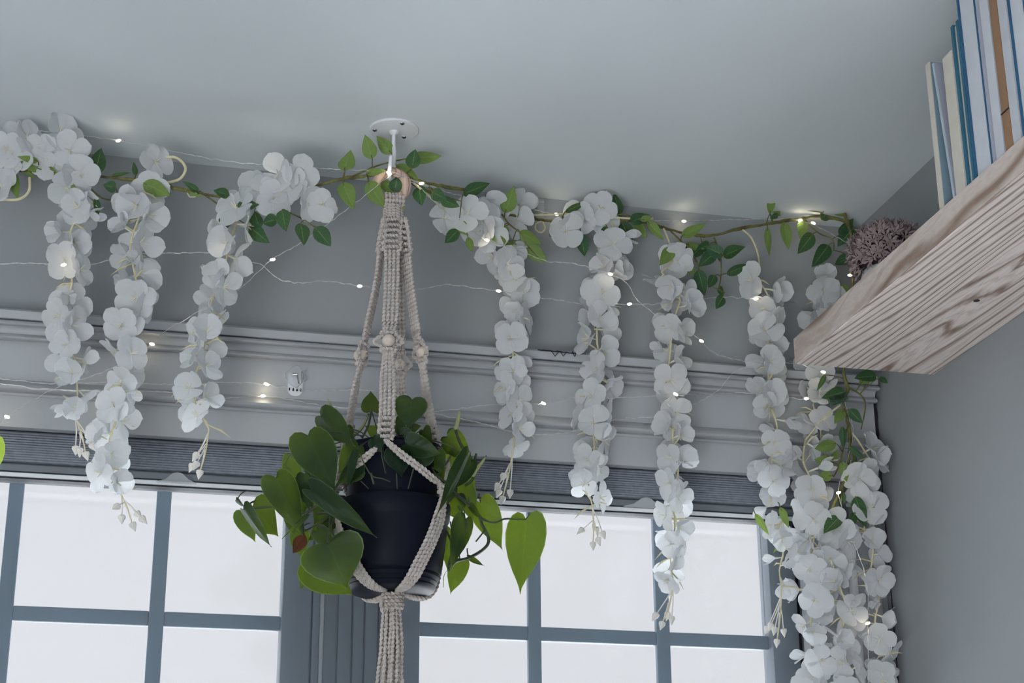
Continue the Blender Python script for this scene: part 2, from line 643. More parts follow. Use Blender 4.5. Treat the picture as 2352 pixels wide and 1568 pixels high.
# flaking paint along the top of the crown and a caulk gap beside the right wall
pts = [P(1235 + i * 4.4, 803 + i * 0.42 + R.uniform(-0.6, 0.6), 2.549) for i in range(26)]
mb = MB(); mb.tube(pts, [0.0007 + 0.0006 * R.random() for _ in pts], 5)
for cx in (1275, 1294, 1320):
    w = R.uniform(5, 8)
    c = [P(cx - w, 807, 2.549), P(cx - w * 0.5, 812, 2.547), P(cx, 818 + R.uniform(-2, 2), 2.546), P(cx + w * 0.4, 813, 2.547), P(cx + w, 809, 2.549)]
    mb.tube(spline(c, 0.002), 0.0006, 5)
part('paint_flake', mb, M['crack'], head, label='dark cracked paint flakes on the crown top')

cas = struct('trim_2', loc=(1.2, 2.585, 0), label='grey white side casing between the right door and the wall corner', cat='casing')
zt = zz(1059, 2.588)
xa = P(1852, 1400, 2.60).x
xb = P(1955, 1400, 2.59).x
xc = P(1972, 1400, 2.59).x
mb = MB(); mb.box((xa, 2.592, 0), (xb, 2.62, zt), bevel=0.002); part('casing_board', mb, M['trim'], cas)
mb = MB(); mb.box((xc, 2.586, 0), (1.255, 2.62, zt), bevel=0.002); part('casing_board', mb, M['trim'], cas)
mb = MB(); mb.box((xb + 0.001, 2.580, 0), (xc - 0.001, 2.62, P(1960, 1262, 2.58).z), bevel=0.002); part('lit_strip', mb, M['white'], cas, label='vertical strip coloured white for its lit look')  # white colour stands in for a brightly lit upright reveal
pts = []
for i in range(60):
    t = i / 59
    py = 862 + t * 720
    base = P(2021 + max(0, py - 1010) * 0.0775 - (3 if 880 < py < 1000 else 0), py, 2.579)
    pts.append(Vector((min(base.x + R.uniform(-0.0015, 0.0015), 1.268), 2.579, base.z)))
mb = MB(); mb.tube(pts, [(0.0022 if p.z > 2.29 else 0.0010) * R.uniform(0.5, 1.3) for p in pts], 5)
part('caulk_gap', mb, M['crack'], cas, label='dark ragged gap where the caulk has split')

# ------------------------------------------------------------------ glazed doors
ZTOP = zz(1050, 2.66)
ROWZ = P(1300, 1442, 2.665).z       # a horizontal bar
BAR = 0.0225
DROW = P(1300, 1161, 2.665).z - ROWZ


def xx(px, Y, py=1400):
    return P(px, py, Y).x


def door(name, x0, x1, s0, s1, bars, label):
    "x0..x1 outer edges, s0/s1 stile widths, bars = list of (left, right) of the upright glazing bars"
    w = struct(name, loc=((x0 + x1) / 2, 2.67, 0), label=label, cat='window')
    for a, b_ in ((x0, x0 + s0), (x1 - s1, x1)):
        if b_ - a > 0.002:
            mb = MB(); mb.box((a, 2.645, 0), (b_, 2.69, ZTOP), bevel=0.002); part('stile', mb, M['frame'], w)
    mb = MB(); mb.box((x0 + s0, 2.645, zz(1150, 2.645)), (x1 - s1, 2.69, ZTOP), bevel=0.002); part('top_rail', mb, M['frame'], w)
    mb = MB(); mb.box((x0 + s0, 2.645, 0), (x1 - s1, 2.69, 0.2), bevel=0.002); part('bottom_rail', mb, M['frame'], w)
    for a, b_ in bars:
        mb = MB(); mb.box((a, 2.659, 0.2), (b_, 2.6715, zz(1150, 2.645)), bevel=0.002); part('glazing_bar', mb, M['muntin'], w)
    ed = [x0 + s0] + [q for p_ in bars for q in p_] + [x1 - s1]
    zs = [ROWZ - DROW * k for k in range(8)]
    for k, z in enumerate(zs):
        for i in range(0, len(ed), 2):
            mb = MB(); mb.box((ed[i], 2.662, z - BAR), (ed[i + 1], 2.6715, z), bevel=0.002); part('cross_bar', mb, M['muntin'], w)
    tops = [zz(1150, 2.645)] + [z - BAR for z in zs]
    bots = zs + [0.2]
    for i in range(0, len(ed), 2):
        for tz, bz in zip(tops, bots):
            mb = MB(); mb.box((ed[i], 2.672, bz), (ed[i + 1], 2.676, tz)); part('pane', mb, M['glass'], w, False)
    return w


Yg = 2.66
lb1 = xx(343, Yg); lb2 = xx(378, Yg)
pw = lb1 - xx(30, Yg)
l0a, l0b = xx(30, Yg) - (lb2 - lb1), xx(30, Yg)
lR = xx(715, 2.645)
lst = lR - xx(648, 2.645)
door('window_1', l0a - pw - 0.05, lR, 0.05, lst, [(l0a, l0b), (lb1, lb2)], 'left glazed door with three columns of bright panes')
door('window_3', -1.1, l0a - pw - 0.052, 0.05, 0.05, [(-0.86, -0.84), (-0.62, -0.60)], 'glazed door farther left beyond the frame')
r0 = xx(898, 2.645); rst = xx(965, 2.645) - r0
rb = [(xx(1213, Yg), xx(1243, Yg)), (xx(1506, Yg), xx(1537, Yg))]
r1 = xx(1832, 2.645); rst1 = r1 - xx(1771, 2.645)
door('window_2', r0, r1, rst, rst1, rb, 'right glazed door with bright panes behind the white flower strands')

post = struct('trim_3', loc=((lR + r0) / 2, 2.65, 0), label='grooved grey centre post between the two glazed doors', cat='post')
g = xx(719, 2.645)
mb = MB(); mb.box((lR - 0.0005, 2.650, 0), (g, 2.69, ZTOP)); part('gasket', mb, M['gasket'], post, label='black rubber gasket strip')
cuts = [719, 735, 744, 774, 778, 808, 812, 836, 840, 868, 872, 898]
for i in range(len(cuts) - 1):
    a, b_ = xx(cuts[i], 2.645), xx(cuts[i + 1], 2.645)
    small = cuts[i + 1] - cuts[i] < 12
    mb = MB(); mb.box((a + 0.0002, 2.640 if cuts[i] == 735 else (2.652 if small else 2.645), 0), (b_ - 0.0002, 2.69, ZTOP), bevel=0.0008)
    part('post_rib', mb, M['trim'] if cuts[i] in (735, 774) else M['frame'], post)
g2 = xx(1841, 2.645)
mb = MB(); mb.box((r1 + 0.0003, 2.652, 0), (g2, 2.69, ZTOP)); part('gasket', mb, M['gasket'], cas)
mb = MB(); mb.box((g2 + 0.0003, 2.63, 0), (XO + 0.029, 2.70, ZTOP)); part('jamb', mb, M['frame'], cas)

# pleated insect shade folded up under the head board
shade = thing('pleated_shade', (0.4, 2.62, zz(1160, 2.606)), 'dark slate pleated shade folded up above both glass doors', 'shade')
zs0, zs1 = zz(1060, 2.603), zz(1130, 2.606)
N = 13
prof = []
for i in range(N + 1):
    z = zs0 + (zs1 - zs0) * i / N
    amp = 0.0034 if i < 6 else 0.0016
    prof.append((2.5985 + (0.004 if i == 0 else 0), z))
    if i < N:
        prof.append((2.5985, z + (zs1 - zs0) / N * 0.62))
        prof.append((2.5985 + amp, z + (zs1 - zs0) / N * 0.80))
prof = prof + [(2.64, zs1), (2.64, zs0)]
XS0, XS1 = -1.05, P(1822, 1150, 2.606).x
mb = MB(); mb.sweep(prof, XS0, XS1)
o = part('pleat_stack', mb, M['pleat'], shade, False)
mb = MB(); mb.sweep([(2.603, zz(1130, 2.603)), (2.6005, zz(1133, 2.6005)), (2.6005, zz(1146, 2.6005)), (2.607, zz(1149, 2.607)), (2.635, zz(1149, 2.607)), (2.635, zz(1130, 2.603))], XS0, XS1)
part('bottom_rail', mb, M['frame'], shade)
mb = MB(); mb.sweep([(2.604, zz(1149, 2.604)), (2.598, zz(1150, 2.598)), (2.598, zz(1158, 2.598)), (2.604, zz(1160, 2.604)), (2.630, zz(1160, 2.604)), (2.630, zz(1149, 2.604))], XS0, XS1)
part('rail_lip', mb, M['white'], shade, label='lip under the rail, whitened for the light shining through')  # white colour stands in for daylight passing through the lip
mb = MB(); mb.sweep([(2.602, zz(1160.2, 2.602)), (2.602, zz(1163, 2.602)), (2.63, zz(1163, 2.602)), (2.63, zz(1160.2, 2.602))], XS0, XS1)
part('rail_seal', mb, M['gasket'], shade)
for cx, cy, w in ((405, 1103, 44), (1480, 1160, 52)):
    mb = MB()
    pr = [(-1, 0.0), (-0.6, 0.25), (-0.25, 0.85), (0, 1.0), (0.3, 0.85), (0.65, 0.3), (1, 0.05)]
    c0 = P(cx, cy + 4, 2.595)
    sx = w * 0.00068
    ring = []
    for t, h in pr:
        ring.append((c0 + Vector((t * sx, 0, 0)), c0 + Vector((t * sx * 0.92, -0.010 * h - 0.002, 0.013 * h))))
    vs = [p for r_ in ring for p in r_]
    n2 = len(vs)
    vs += [v + Vector((0, 0.0015, -0.0015)) for v in vs]
    fs = []
    for i in range(len(ring) - 1):
        a = 2 * i
        fs.append((a, a + 1, a + 3, a + 2))
        fs.append((n2 + a, n2 + a + 2, n2 + a + 3, n2 + a + 1))
        fs.append((a + 1, n2 + a + 1, n2 + a + 3, a + 3))
        fs.append((a, a + 2, n2 + a + 2, n2 + a))
    mb.add(vs, fs)
    part('pull_tab', mb, M['clearpad'], shade, label='clear plastic pull tab')
mb = MB(); mb.box((XS0, 2.618, 0.02), (XS1, 2.619, zz(1159, 2.604))); part('mesh_curtain', mb, M['screen'], shade, False, label='sheer insect mesh drawn over the panes')

# ------------------------------------------------------------------ shelf, books, flower pot
SX, SY, SZ0, SZ1 = 1.035, 2.373, 2.348, 2.390
shelf = thing('floating_shelf', (XR, 1.6, SZ0), 'thick pale wood floating shelf fixed high on the right wall', 'shelf')
mb = MB(); mb.box((SX + 0.003, 0.9, SZ0), (XR, SY, SZ1 - 0.001), bevel=0.0015); part('board', mb, M['wood'], shelf, False)
mb = MB(); mb.box((SX, 0.9, SZ0 + 0.0008), (SX + 0.0032, SY - 0.0006, SZ1), bevel=0.0008); part('front_edge', mb, M['woodf'], shelf, False, label='front edge with arched grain')
d = ray(2243, 690)
hp = CAM + d * ((SZ0 - CAM.z) / d.z)
mb = MB(); mb.lathe([(0.0005, -0.0006), (0.0045, -0.0006), (0.0045, 0.001), (0.0005, 0.001)], hp, 16, cap=True); part('screw_hole', mb, M['black'], shelf, label='small dark screw hole underneath')


def yb(px):
    return PX(px, 777.6 - 0.882 * (px - 1823), SX + 0.012).y


def lit(n, c):
    return plain(n, c, 0.55, 0.35, 0.08, 50)


ZB = SZ1 + 0.0002


def book(name, pxa, pxb, h, depth, cover, pages, label, spine_out, ct=0.0025, lean=0.0, x0=SX + 0.012):
    ya, y1 = yb(pxa), yb(pxb)      # ya far side, y1 near side
    th = ya - y1
    loc = Vector((x0 + depth / 2, (ya + y1) / 2, ZB))
    t = thing(name, loc, label, 'book', 'books on the wooden shelf')
    t.rotation_euler = (lean, 0, 0)
    # built around the origin of the thing
    ct = min(ct, th * 0.3)
    for s in (-1, 1):
        mb = MB(); mb.box((-depth / 2, s * th / 2, 0), (depth / 2, s * (th / 2 - ct), h), bevel=min(0.0006, ct * 0.3)); o = part('cover', mb, cover, t, False, loc=Vector((0, 0, 0)))
        o.location = (0, 0, 0); WL[o] = loc
    if spine_out:
        mb = MB(); mb.box((-depth / 2 - 0.002, -th / 2, 0), (-depth / 2, th / 2, h), bevel=0.0006); o = part('spine', mb, spine_out, t, False, loc=Vector((0, 0, 0)))
        o.location = (0, 0, 0)
    mb = MB(); mb.box((-depth / 2 + 0.003, -th / 2 + ct, 0.003), (depth / 2 - 0.003, th / 2 - ct, h - 0.003)); o = part('page_block', mb, pages, t, False, loc=Vector((0, 0, 0)))
    o.location = (0, 0, 0)
    return t


def hgt(pxt, pyt, ydepth, x0=SX + 0.012):
    return PX(pxt, pyt, x0).z - ZB


cream = lit('cream_cover', (0.62, 0.58, 0.50))
blueg = lit('blue_grey_cover', (0.20, 0.30, 0.36))
pale = lit('pale_blue_cover', (0.42, 0.50, 0.56))
teal = lit('teal_cover', (0.02, 0.12, 0.19))
navy = lit('navy_cover', (0.025, 0.10, 0.20))
brown = lit('brown_cover', (0.27, 0.15, 0.08))
lav = lit('lavender_cover', (0.36, 0.37, 0.44))
greyc = lit('grey_white_cover', (0.52, 0.54, 0.58))
pgb = plain('beige_pages', (0.56, 0.50, 0.45), 0.8, 0.1, 0.08, 60)
pgw = M['pages']
book('book', 2160.5, 2170, hgt(2149, 128, 0), 0.15, blueg, pgw, 'thin cream spined book with blue grey cover, farthest along the shelf', cream)
book('book', 2192.5, 2196, hgt(2163, 128, 0) + 0.002, 0.15, lav, pgw, 'very thin pale blue book leaning toward the cream spined one', pale, lean=math.radians(-5.5))
book('book', 2199, 2220, hgt(2190, 112, 0), 0.15, greyc, pgb, 'greyish cream paperback standing beside the thin leaning book', cream)
book('book', 2221, 2239, hgt(2203, 40, 0), 0.15, teal, pgb, 'short teal hardback with beige page edges', None, ct=0.010)
book('book', 2240, 2279, 0.30, 0.15, navy, pgw, 'tall hardback with blue covers and white page edges', None, ct=0.0028)
book('book', 2280.5, 2312, 0.30, 0.15, lav, pgw, 'tall lavender hardback with wide white page edges', None, ct=0.005)
t = book('book', 2313, 2330, 0.30, 0.15, brown, pgb, 'tall brown book with one thin dark band on its spine', brown)
zb = hgt(2315, 255, 0)
mb = MB(); th = yb(2313) - yb(2330)
mb.box((-0.0778, -th / 2 - 0.0002, zb), (-0.0765, th / 2 + 0.0002, zb + 0.0018)); o = part('spine_band', mb, M['black'], t, False, loc=Vector((0, 0, 0))); o.location = (0, 0, 0)
book('book', 2331, 2348, 0.30, 0.15, greyc, pgw, 'tall grey white book between the brown one and the frame edge', greyc)
book('book', 2349, 2385, 0.30, 0.15, navy, pgw, 'tall dark blue hardback cut off by the right frame edge', None)

# white pot with a ball of mauve artificial florets
pc = PX(2040, 640, 1.115)
pc.z = SZ1
pc = Vector((1.118, PX(2036, 590, 1.118).y, SZ1 + 0.0003))
fp = thing('artificial_plant', pc, 'mauve artificial flower ball in a round white pot on shelf end', 'artificial plant')
mb = MB(); mb.lathe([(0.022, 0.0), (0.034, 0.006), (0.041, 0.022), (0.042, 0.036), (0.038, 0.050), (0.034, 0.053), (0.032, 0.050), (0.036, 0.036), (0.02, 0.02)], pc, 40, cap=True)
part('pot', mb, M['ceramic'], fp, label='glossy white round pot')
bc = pc + Vector((0.004, 0, 0.078))
BR = 0.062
mb = MB()
mb.lathe([(BR * 0.8 * math.sin(PI * i / 12) + 1e-4, -BR * 0.66 * math.cos(PI * i / 12)) for i in range(13)], bc, 24)
part('core', mb, M['core'], fp)
fl = []
for k in range(3):
    mb = MB()
    rr = random.Random(k)
    for i in range(6):
        a = 2 * PI * i / 6 + rr.uniform(-0.2, 0.2)
        el = rr.uniform(0.25, 0.8)
        d = Vector((math.cos(a) * math.cos(el), math.sin(a) * math.cos(el), math.sin(el)))
        s_ = Vector((-math.sin(a), math.cos(a), 0)) * 0.16
        n_ = d.cross(s_).normalized() * 0.06
        mb.add([Vector((0, 0, 0)), d * 0.55 + s_, d * 1.0, d * 0.55 - s_, d * 0.5 - n_], [(0, 1, 2, 3), (0, 4, 1), (1, 4, 2), (2, 4, 3), (3, 4, 0)])
    mb.tube([(0, 0, -0.5), (0, 0, 0)], [0.05, 0.08], 5)
    fl.append(mb.mesh('floret', M['floret'], smooth=False))
NF = 280
for i in range(NF):
    z = 1 - 1.55 * (i + 0.5) / NF
    a = i * 2.39996
    q = math.sqrt(max(0, 1 - z * z))
    d = Vector((q * math.cos(a), q * math.sin(a), z)) + Vector((R.uniform(-.1, .1), R.uniform(-.1, .1), R.uniform(-.1, .1)))
    d.normalize()
    p = bc + Vector((d.x * BR, d.y * BR, d.z * BR * 0.82)) * R.uniform(0.84, 0.98)
    sc = R.uniform(0.0115, 0.0150)
    inst('floret', fl[i % 3], Matrix.Translation(p) @ (frame_from(d, roll=R.uniform(0, 6)).to_4x4()) @ Matrix.Scale(sc, 4), fp)

# ------------------------------------------------------------------ ceiling hook
HK = Vector((0.401, 2.406, ZC))
hook = thing('ceiling_hook', HK, 'white round ceiling plate with a hook holding the plant hanger', 'hook')
mb = MB(); mb.lathe([(0.0005, -0.0042), (0.034, -0.0042), (0.0375, -0.0034), (0.0385, -0.0015), (0.0385, -0.0001), (0.0005, -0.0001)], HK, 48, cap=True); part('plate', mb, M['white'], hook)
for sx, sy in ((861, 299), (924, 284), (928, 315)):
    d = ray(sx, sy); p = CAM + d * ((ZC - 0.0045 - CAM.z) / d.z)
    mb = MB(); mb.lathe([(0.0003, -0.0012), (0.002, -0.0012), (0.0034, -0.0006), (0.0038, 0.0004), (0.0003, 0.0004)], p, 14, cap=True)
    o = part('screw', mb, M['screw'], hook)
    mb = MB(); mb.box(p + Vector((-0.0026, -0.0005, -0.0015)), p + Vector((0.0026, 0.0005, -0.001))); mb.box(p + Vector((-0.0005, -0.0026, -0.0015)), p + Vector((0.0005, 0.0026, -0.001)))
    part('screw_slot', mb, M['black'], o, False)
hp = [HK + Vector((0, 0, -0.003)), HK + Vector((0, 0, -0.03))] + [HK + Vector((0.001, -0.002, -0.045)), HK + Vector((0, 0.002, -0.062)), HK + Vector((-0.003, 0.004, -0.078)), HK + Vector((-0.005, 0.0, -0.086)), HK + Vector((-0.007, -0.010, -0.0885)), HK + Vector((-0.009, -0.018, -0.083)), HK + Vector((-0.008, -0.021, -0.070)), HK + Vector((-0.007, -0.021, -0.058))]
mb = MB(); mb.tube(spline(hp, 0.003), 0.0033, 12); mb.lathe([(0.008, -0.0045), (0.0065, -0.008), (0.0035, -0.010)], HK, 20)
part('hook_arm', mb, M['white'], hook)

# ------------------------------------------------------------------ macrame hanger
YH = 2.400
hang = thing('plant_hanger', P(903, 1568, 2.406), 'cream macrame plant hanger with wooden ring and beads', 'plant hanger')
rc = P(899, 427, YH)
mb = MB()
vs, fs = [], []
NA, NB_ = 48, 12
ax1 = Vector((math.cos(0.25), -math.sin(0.25), 0)); ax2 = Vector((0, 0, 1)); axn = ax1.cross(ax2)
for i in range(NA):
    a = 2 * PI * i / NA
    rad = ax1 * math.cos(a) + ax2 * math.sin(a)
    for k in range(NB_):
        b_ = 2 * PI * k / NB_
        vs.append(rc + rad * (0.0238 + 0.0072 * math.cos(b_)) + axn * 0.0062 * math.sin(b_))
for i in range(NA):
    for k in range(NB_):
        fs.append((i * NB_ + k, ((i + 1) % NA) * NB_ + k, ((i + 1) % NA) * NB_ + (k + 1) % NB_, i * NB_ + (k + 1) % NB_))
mb.add(vs, fs)
part('ring', mb, M['ringwood'], hang, label='pale turned wooden ring')
RR = 0.0033


def ropes(mb, path, offs, rad=RR, step=0.0025):
    for of in offs:
        pts = [p + of for p in path]
        mb.tube(spline(pts, step), rad, 9, rope=True)


# cords looped over the ring
mb = MB()
for i in range(6):
    t = (i - 2.5) * 0.0052
    base = P(905, 462, YH) + Vector((t, 0, 0))
    lp = []
    for k in range(15):
        a = -0.5 + k / 14 * (PI + 1.0)
        lp.append(base + Vector((0, -math.cos(a) * 0.0115, math.sin(a) * 0.0105)))
    lp = [base + Vector((0, -0.008, -0.012))] + lp + [base + Vector((0, 0.008, -0.012))]
    mb.tube(spline(lp, 0.003), 0.0030, 9, rope=True)
part('ring_loop', mb, M['rope'], hang)
mb = MB()
for i in range(5):
    cz = P(904, 478 + i * 6.2, YH)
    lp = [cz + Vector((math.cos(a) * 0.0145, math.sin(a) * 0.0125, 0.0006 * math.sin(a * 2))) for a in [2 * PI * k / 20 for k in range(21)]]
    mb.tube(lp, 0.0030, 9, rope=True, pitch=0.018)
part('wrap_knot', mb, M['rope'], hang)


def knot_band(mb, path, tang, nrm, half, n, rad=0.0034):
    "square knot sennit: bars across front and back, loops at both edges"
    L = [(path[i + 1] - path[i]).length for i in range(len(path) - 1)]
    tot = sum(L)

    def at(s):
        s = max(0, min(tot, s))
        for i, l in enumerate(L):
            if s <= l:
                return path[i].lerp(path[i + 1], s / l)
            s -= l
        return path[-1]
    pitch = tot / n
    for i in range(n):
        c = at((i + 0.5) * pitch)
        c2 = at((i + 1.0) * pitch)
        c0 = at((i + 0.02) * pitch)
        sg = 1 if i % 2 else -1
        for s in (1, -1):
            bar = [c + tang * (-half * 0.95) - nrm * 0.001 * s, c + tang * (-half * 0.55) + nrm * 0.0052 * s, c + nrm * 0.0062 * s + (c2 - c) * 0.12, c + tang * half * 0.55 + nrm * 0.0052 * s, c + tang * half * 0.95 - nrm * 0.001 * s]
            mb.tube(spline(bar, 0.0025), rad * 0.95, 8, rope=True, pitch=0.016)
        for s in (1, -1):
            lp = [c0 + tang * s * half * 0.85, c + tang * s * half * 1.08 + nrm * 0.002, c2 + tang * s * half * 0.85]
            mb.tube(spline(lp, 0.002), rad * 0.95, 8, rope=True, pitch=0.016)


def arm(px_path, tang, nrm, bead_i, spread, band, lowknot, nband):
    "px_path: list of (px, py, Y). band/lowknot: index ranges of knotted stretches"
    pts = [P(*q) for q in px_path]
    mb = MB()
    seg = pts[band[1]:lowknot[0] + 1]
    for k in range(4):
        o_ = tang * (k - 1.5) * spread
        pp = []
        for i, p in enumerate(seg):
            idx = i + band[1]
            f = 1.0
            if idx == bead_i:
                f = 2.3 if k in (0, 3) else 0.2
            elif abs(idx - bead_i) == 1:
                f = 0.72
            pp.append(p + o_ * f + (nrm * (-0.004) if (idx == bead_i and k in (1, 2)) else Vector((0, 0, 0))))
        mb.tube(spline(pp, 0.0025), RR * 0.98, 9, rope=True)
    a = part('arm', mb, M['rope'], hang)
    mb = MB()
    knot_band(mb, pts[band[0]:band[1] + 1], tang, nrm, spread * 2.1, nband)
    part('square_knot', mb, M['rope'], a)
    bp_ = pts[bead_i]
    mb = MB()
    mb.lathe([(0.0098 * math.sin(PI * (0.09 + 0.82 * i / 12)), -0.0098 * math.cos(PI * (0.09 + 0.82 * i / 12))) for i in range(13)], bp_ + nrm * 0.004, 20, cap=True)
    part('bead', mb, M['bead'], a, label='round pale wooden bead')
    for s in (-1, 1):
        mb = MB()
        q0 = bp_.lerp(pts[bead_i + s], 0.85)
        ups = (pts[bead_i + s] - bp_).normalized()
        knot_band(mb, [q0 - ups * 0.004, q0 + ups * 0.005], tang, nrm, spread * 1.7, 1)
        part('bead_knot', mb, M['rope'], a)
    mb = MB()
    knot_band(mb, pts[lowknot[0]:lowknot[1] + 1], tang, nrm, spread * 1.6, 4)
    part('lower_knot', mb, M['rope'], a)
    return pts[lowknot[1]]


X_, Y_ = Vector((1, 0, 0)), Vector((0, 1, 0))
cy_, sy_ = math.cos(0.22), math.sin(0.22)
Tf = Vector((cy_, -sy_, 0)); Nf = Vector((-sy_, -cy_, 0))
eF = arm([(905, 500, 2.394), (902, 535, 2.392), (901, 575, 2.389), (900, 640, 2.382), (896, 740, 2.370), (893, 764, 2.368), (893, 784, 2.366), (892, 806, 2.364), (891, 870, 2.355), (889, 955, 2.344), (887, 980, 2.339), (885, 1010, 2.334)], Tf, Nf, 6, 0.0061, (0, 2), (9, 11), 6)
eL = arm([(889, 505, 2.402), (882, 540, 2.403), (874, 585, 2.404), (866, 650, 2.404), (843, 760, 2.405), (836, 790, 2.405), (833, 815, 2.405), (828, 840, 2.405), (815, 900, 2.405), (803, 970, 2.405), (798, 1000, 2.405), (793, 1032, 2.405)], Vector((0.45, 0.9, 0)).normalized(), Vector((-0.9, 0.45, 0)).normalized(), 6, 0.0058, (0, 2), (9, 11), 6)
eR = arm([(921, 505, 2.398), (928, 540, 2.399), (934, 585, 2.400), (940, 650, 2.401), (955, 760, 2.403), (960, 785, 2.404), (965, 808, 2.404), (970, 832, 2.405), (981, 920, 2.407), (994, 985, 2.408), (999, 1010, 2.409), (1003, 1040, 2.409)], Vector((0.35, -0.94, 0)).normalized(), Vector((0.94, 0.35, 0)).normalized(), 6, 0.0056, (0, 2), (9, 11), 6)
eB = arm([(908, 505, 2.410), (910, 540, 2.414), (912, 590, 2.420), (914, 660, 2.430), (916, 790, 2.447), (917, 812, 2.450), (918, 835, 2.453), (918, 860, 2.456), (919, 920, 2.465), (920, 980, 2.474), (920, 1005, 2.477), (921, 1030, 2.480)], Tf, -Nf, 6, 0.0052, (0, 2), (9, 11), 6)

# pot geometry: axis under the hook
PC = Vector((P(901, 1230, 2.406).x, 2.406, 0))
zrim = P(901, 1128, 2.33).z
zlip = P(901, 1170, 2.33).z
zgr = P(901, 1297, 2.335).z
zbot = P(901, 1342, 2.35).z
RRIM = 0.0815
pot = thing('plant_pot', Vector((PC.x, PC.y, zbot)), 'black plastic plant pot held in the macrame hanger', 'pot')
mb = MB()
c = Vector((PC.x, PC.y, 0))
mb.lathe([(0.001, zbot), (0.056, zbot), (0.0615, zbot + 0.003), (0.0635, zbot + 0.007), (0.0628, zbot + 0.009), (0.0655, zbot + 0.013), (0.0650, zbot + 0.015), (0.0680, zbot + 0.020), (0.0675, zbot + 0.022), (0.0700, zgr - 0.003), (0.0688, zgr), (0.0712, zgr + 0.003),
          (0.0760, (zgr + zlip) / 2), (0.0795, zlip - 0.004), (0.0800, zlip), (RRIM + 0.001, zlip + 0.003), (RRIM + 0.002, zrim - 0.003), (RRIM, zrim), (RRIM - 0.004, zrim - 0.002), (0.074, zlip), (0.001, zlip)], c, 56)
part('body', mb, M['pot'], pot)
mb = MB()
zin = P(901, 1005, 2.345).z
mb.lathe([(0.055, zlip + 0.001), (0.064, zlip + 0.01), (0.069, zin - 0.004), (0.072, zin - 0.002), (0.072, zin), (0.067, zin), (0.066, zin - 0.008), (0.001, zin - 0.008)], c, 48)
part('inner_pot', mb, M['pot'], pot, label='black nursery pot standing inside')
mb = MB(); mb.lathe([(0.001, zin - 0.004), (0.03, zin - 0.002), (0.064, zin - 0.006), (0.066, zin - 0.0075)], c, 32); part('soil', mb, M['soil'], pot)
# drainage pins seen as pale dots on the rim edge


def onpot(az, z, off=0.0):
    "point on the outside of the pot; az measured from the side facing the room, positive to the right"
    tab = [(zbot - 0.004, 0.050), (zbot, 0.058), (zbot + 0.007, 0.0640), (zgr, 0.0705), ((zgr + zlip) / 2, 0.0762), (zlip, 0.0815), (zrim, 0.084), (zrim + 0.03, 0.086)]
    r = tab[0][1]
    for (za, ra), (zb_, rb_) in zip(tab, tab[1:]):
        if z >= za:
            r = ra + (rb_ - ra) * min(1, (z - za) / (zb_ - za))
    r += off
    return Vector((PC.x + r * math.sin(az), PC.y - r * math.cos(az), z))


gather = P(905, 1362, 2.400)
GZ = gather.z + 0.006
gpt = Vector((PC.x + 0.002, PC.y - 0.002, GZ))
diag = {'FR': (math.radians(44), [eF, eR]), 'FL': (math.radians(-84), [eF, eL]), 'BR': (math.radians(112), [eB, eR]), 'BL': (math.radians(-158), [eB, eL])}
AZ0 = math.radians(-9.5)
zk = zrim + 0.010
for nm, (az, ends) in diag.items():
    kp = onpot(az, zk, RR + 0.001)
    for j, e_ in enumerate(ends):
        for q in range(2):
            side = (j * 2 + q - 1.5)
            azs = az + side * 0.062
            o_ = Vector((0.0034 * (q - 0.5) * 2, 0, 0))
            mid_ = e_.lerp(kp, 0.5)
            md = Vector((mid_.x - PC.x, mid_.y - PC.y, 0))
            if md.length < 0.090:
                mid_ += md.normalized() * (0.090 - md.length)
            def cyl(p):
                return math.atan2(p.x - PC.x, PC.y - p.y), math.hypot(p.x - PC.x, p.y - PC.y)
            (a0, r0c), (a1, r1c) = cyl(e_), cyl(kp)
            da = (a1 - a0 + PI) % (2 * PI) - PI
            arcp = []
            for f_ in (0.25, 0.5, 0.75):
                rr_ = max(0.0795, r0c + (r1c - r0c) * f_)
                zf = e_.z + (kp.z - e_.z) * (f_ ** 0.85)
                aa = a0 + da * f_
                arcp.append(Vector((PC.x + rr_ * math.sin(aa), PC.y - rr_ * math.cos(aa), zf)) + Vector((0, 0, 0.0034 * (q - 0.5) * 2)))
            pts = [e_ + o_ * 0.6] + arcp + [kp + (Vector((math.cos(az), math.sin(az), 0)) * side * 0.002)]
            tow = (0.95, 0.80, 0.58, 0.47, 0.36) if abs(az - AZ0) < 1.4 else (1, 1, 1, 1, 1)
            azk = [AZ0 + (az - AZ0) * f_ + side * 0.075 for f_ in tow]
            pts += [onpot(azk[0], zlip - 0.004, RR + 0.001), onpot(azk[1], (zlip + zgr) / 2, RR + 0.001), onpot(azk[2], zgr + 0.004, RR + 0.001), onpot(azk[3], zbot + 0.010, RR + 0.001), onpot(azk[4], zbot - 0.0015, RR - 0.002)]
            last = pts[-1]
            pts += [last.lerp(gpt, 0.45) + Vector((0, 0, -0.003)), gpt + Vector((math.sin(azs) * 0.010, -math.cos(azs) * 0.010, 0.000)), gpt + Vector((math.sin(azs) * 0.006, -math.cos(azs) * 0.006, -0.012))]
            mb = MB(); mb.tube(spline(pts, 0.0025), RR, 9, rope=True); part('cradle_cord', mb, M['rope'], hang)
    mb = MB()
    tg = Vector((math.cos(az), math.sin(az), 0)); nr = Vector((math.sin(az), -math.cos(az), 0))
    knot_band(mb, [kp + Vector((0, 0, 0.007)), kp + Vector((0, 0, -0.007))], tg, nr, 0.0095, 2)
    part('gather_knot', mb, M['rope'], hang)
mb = MB()
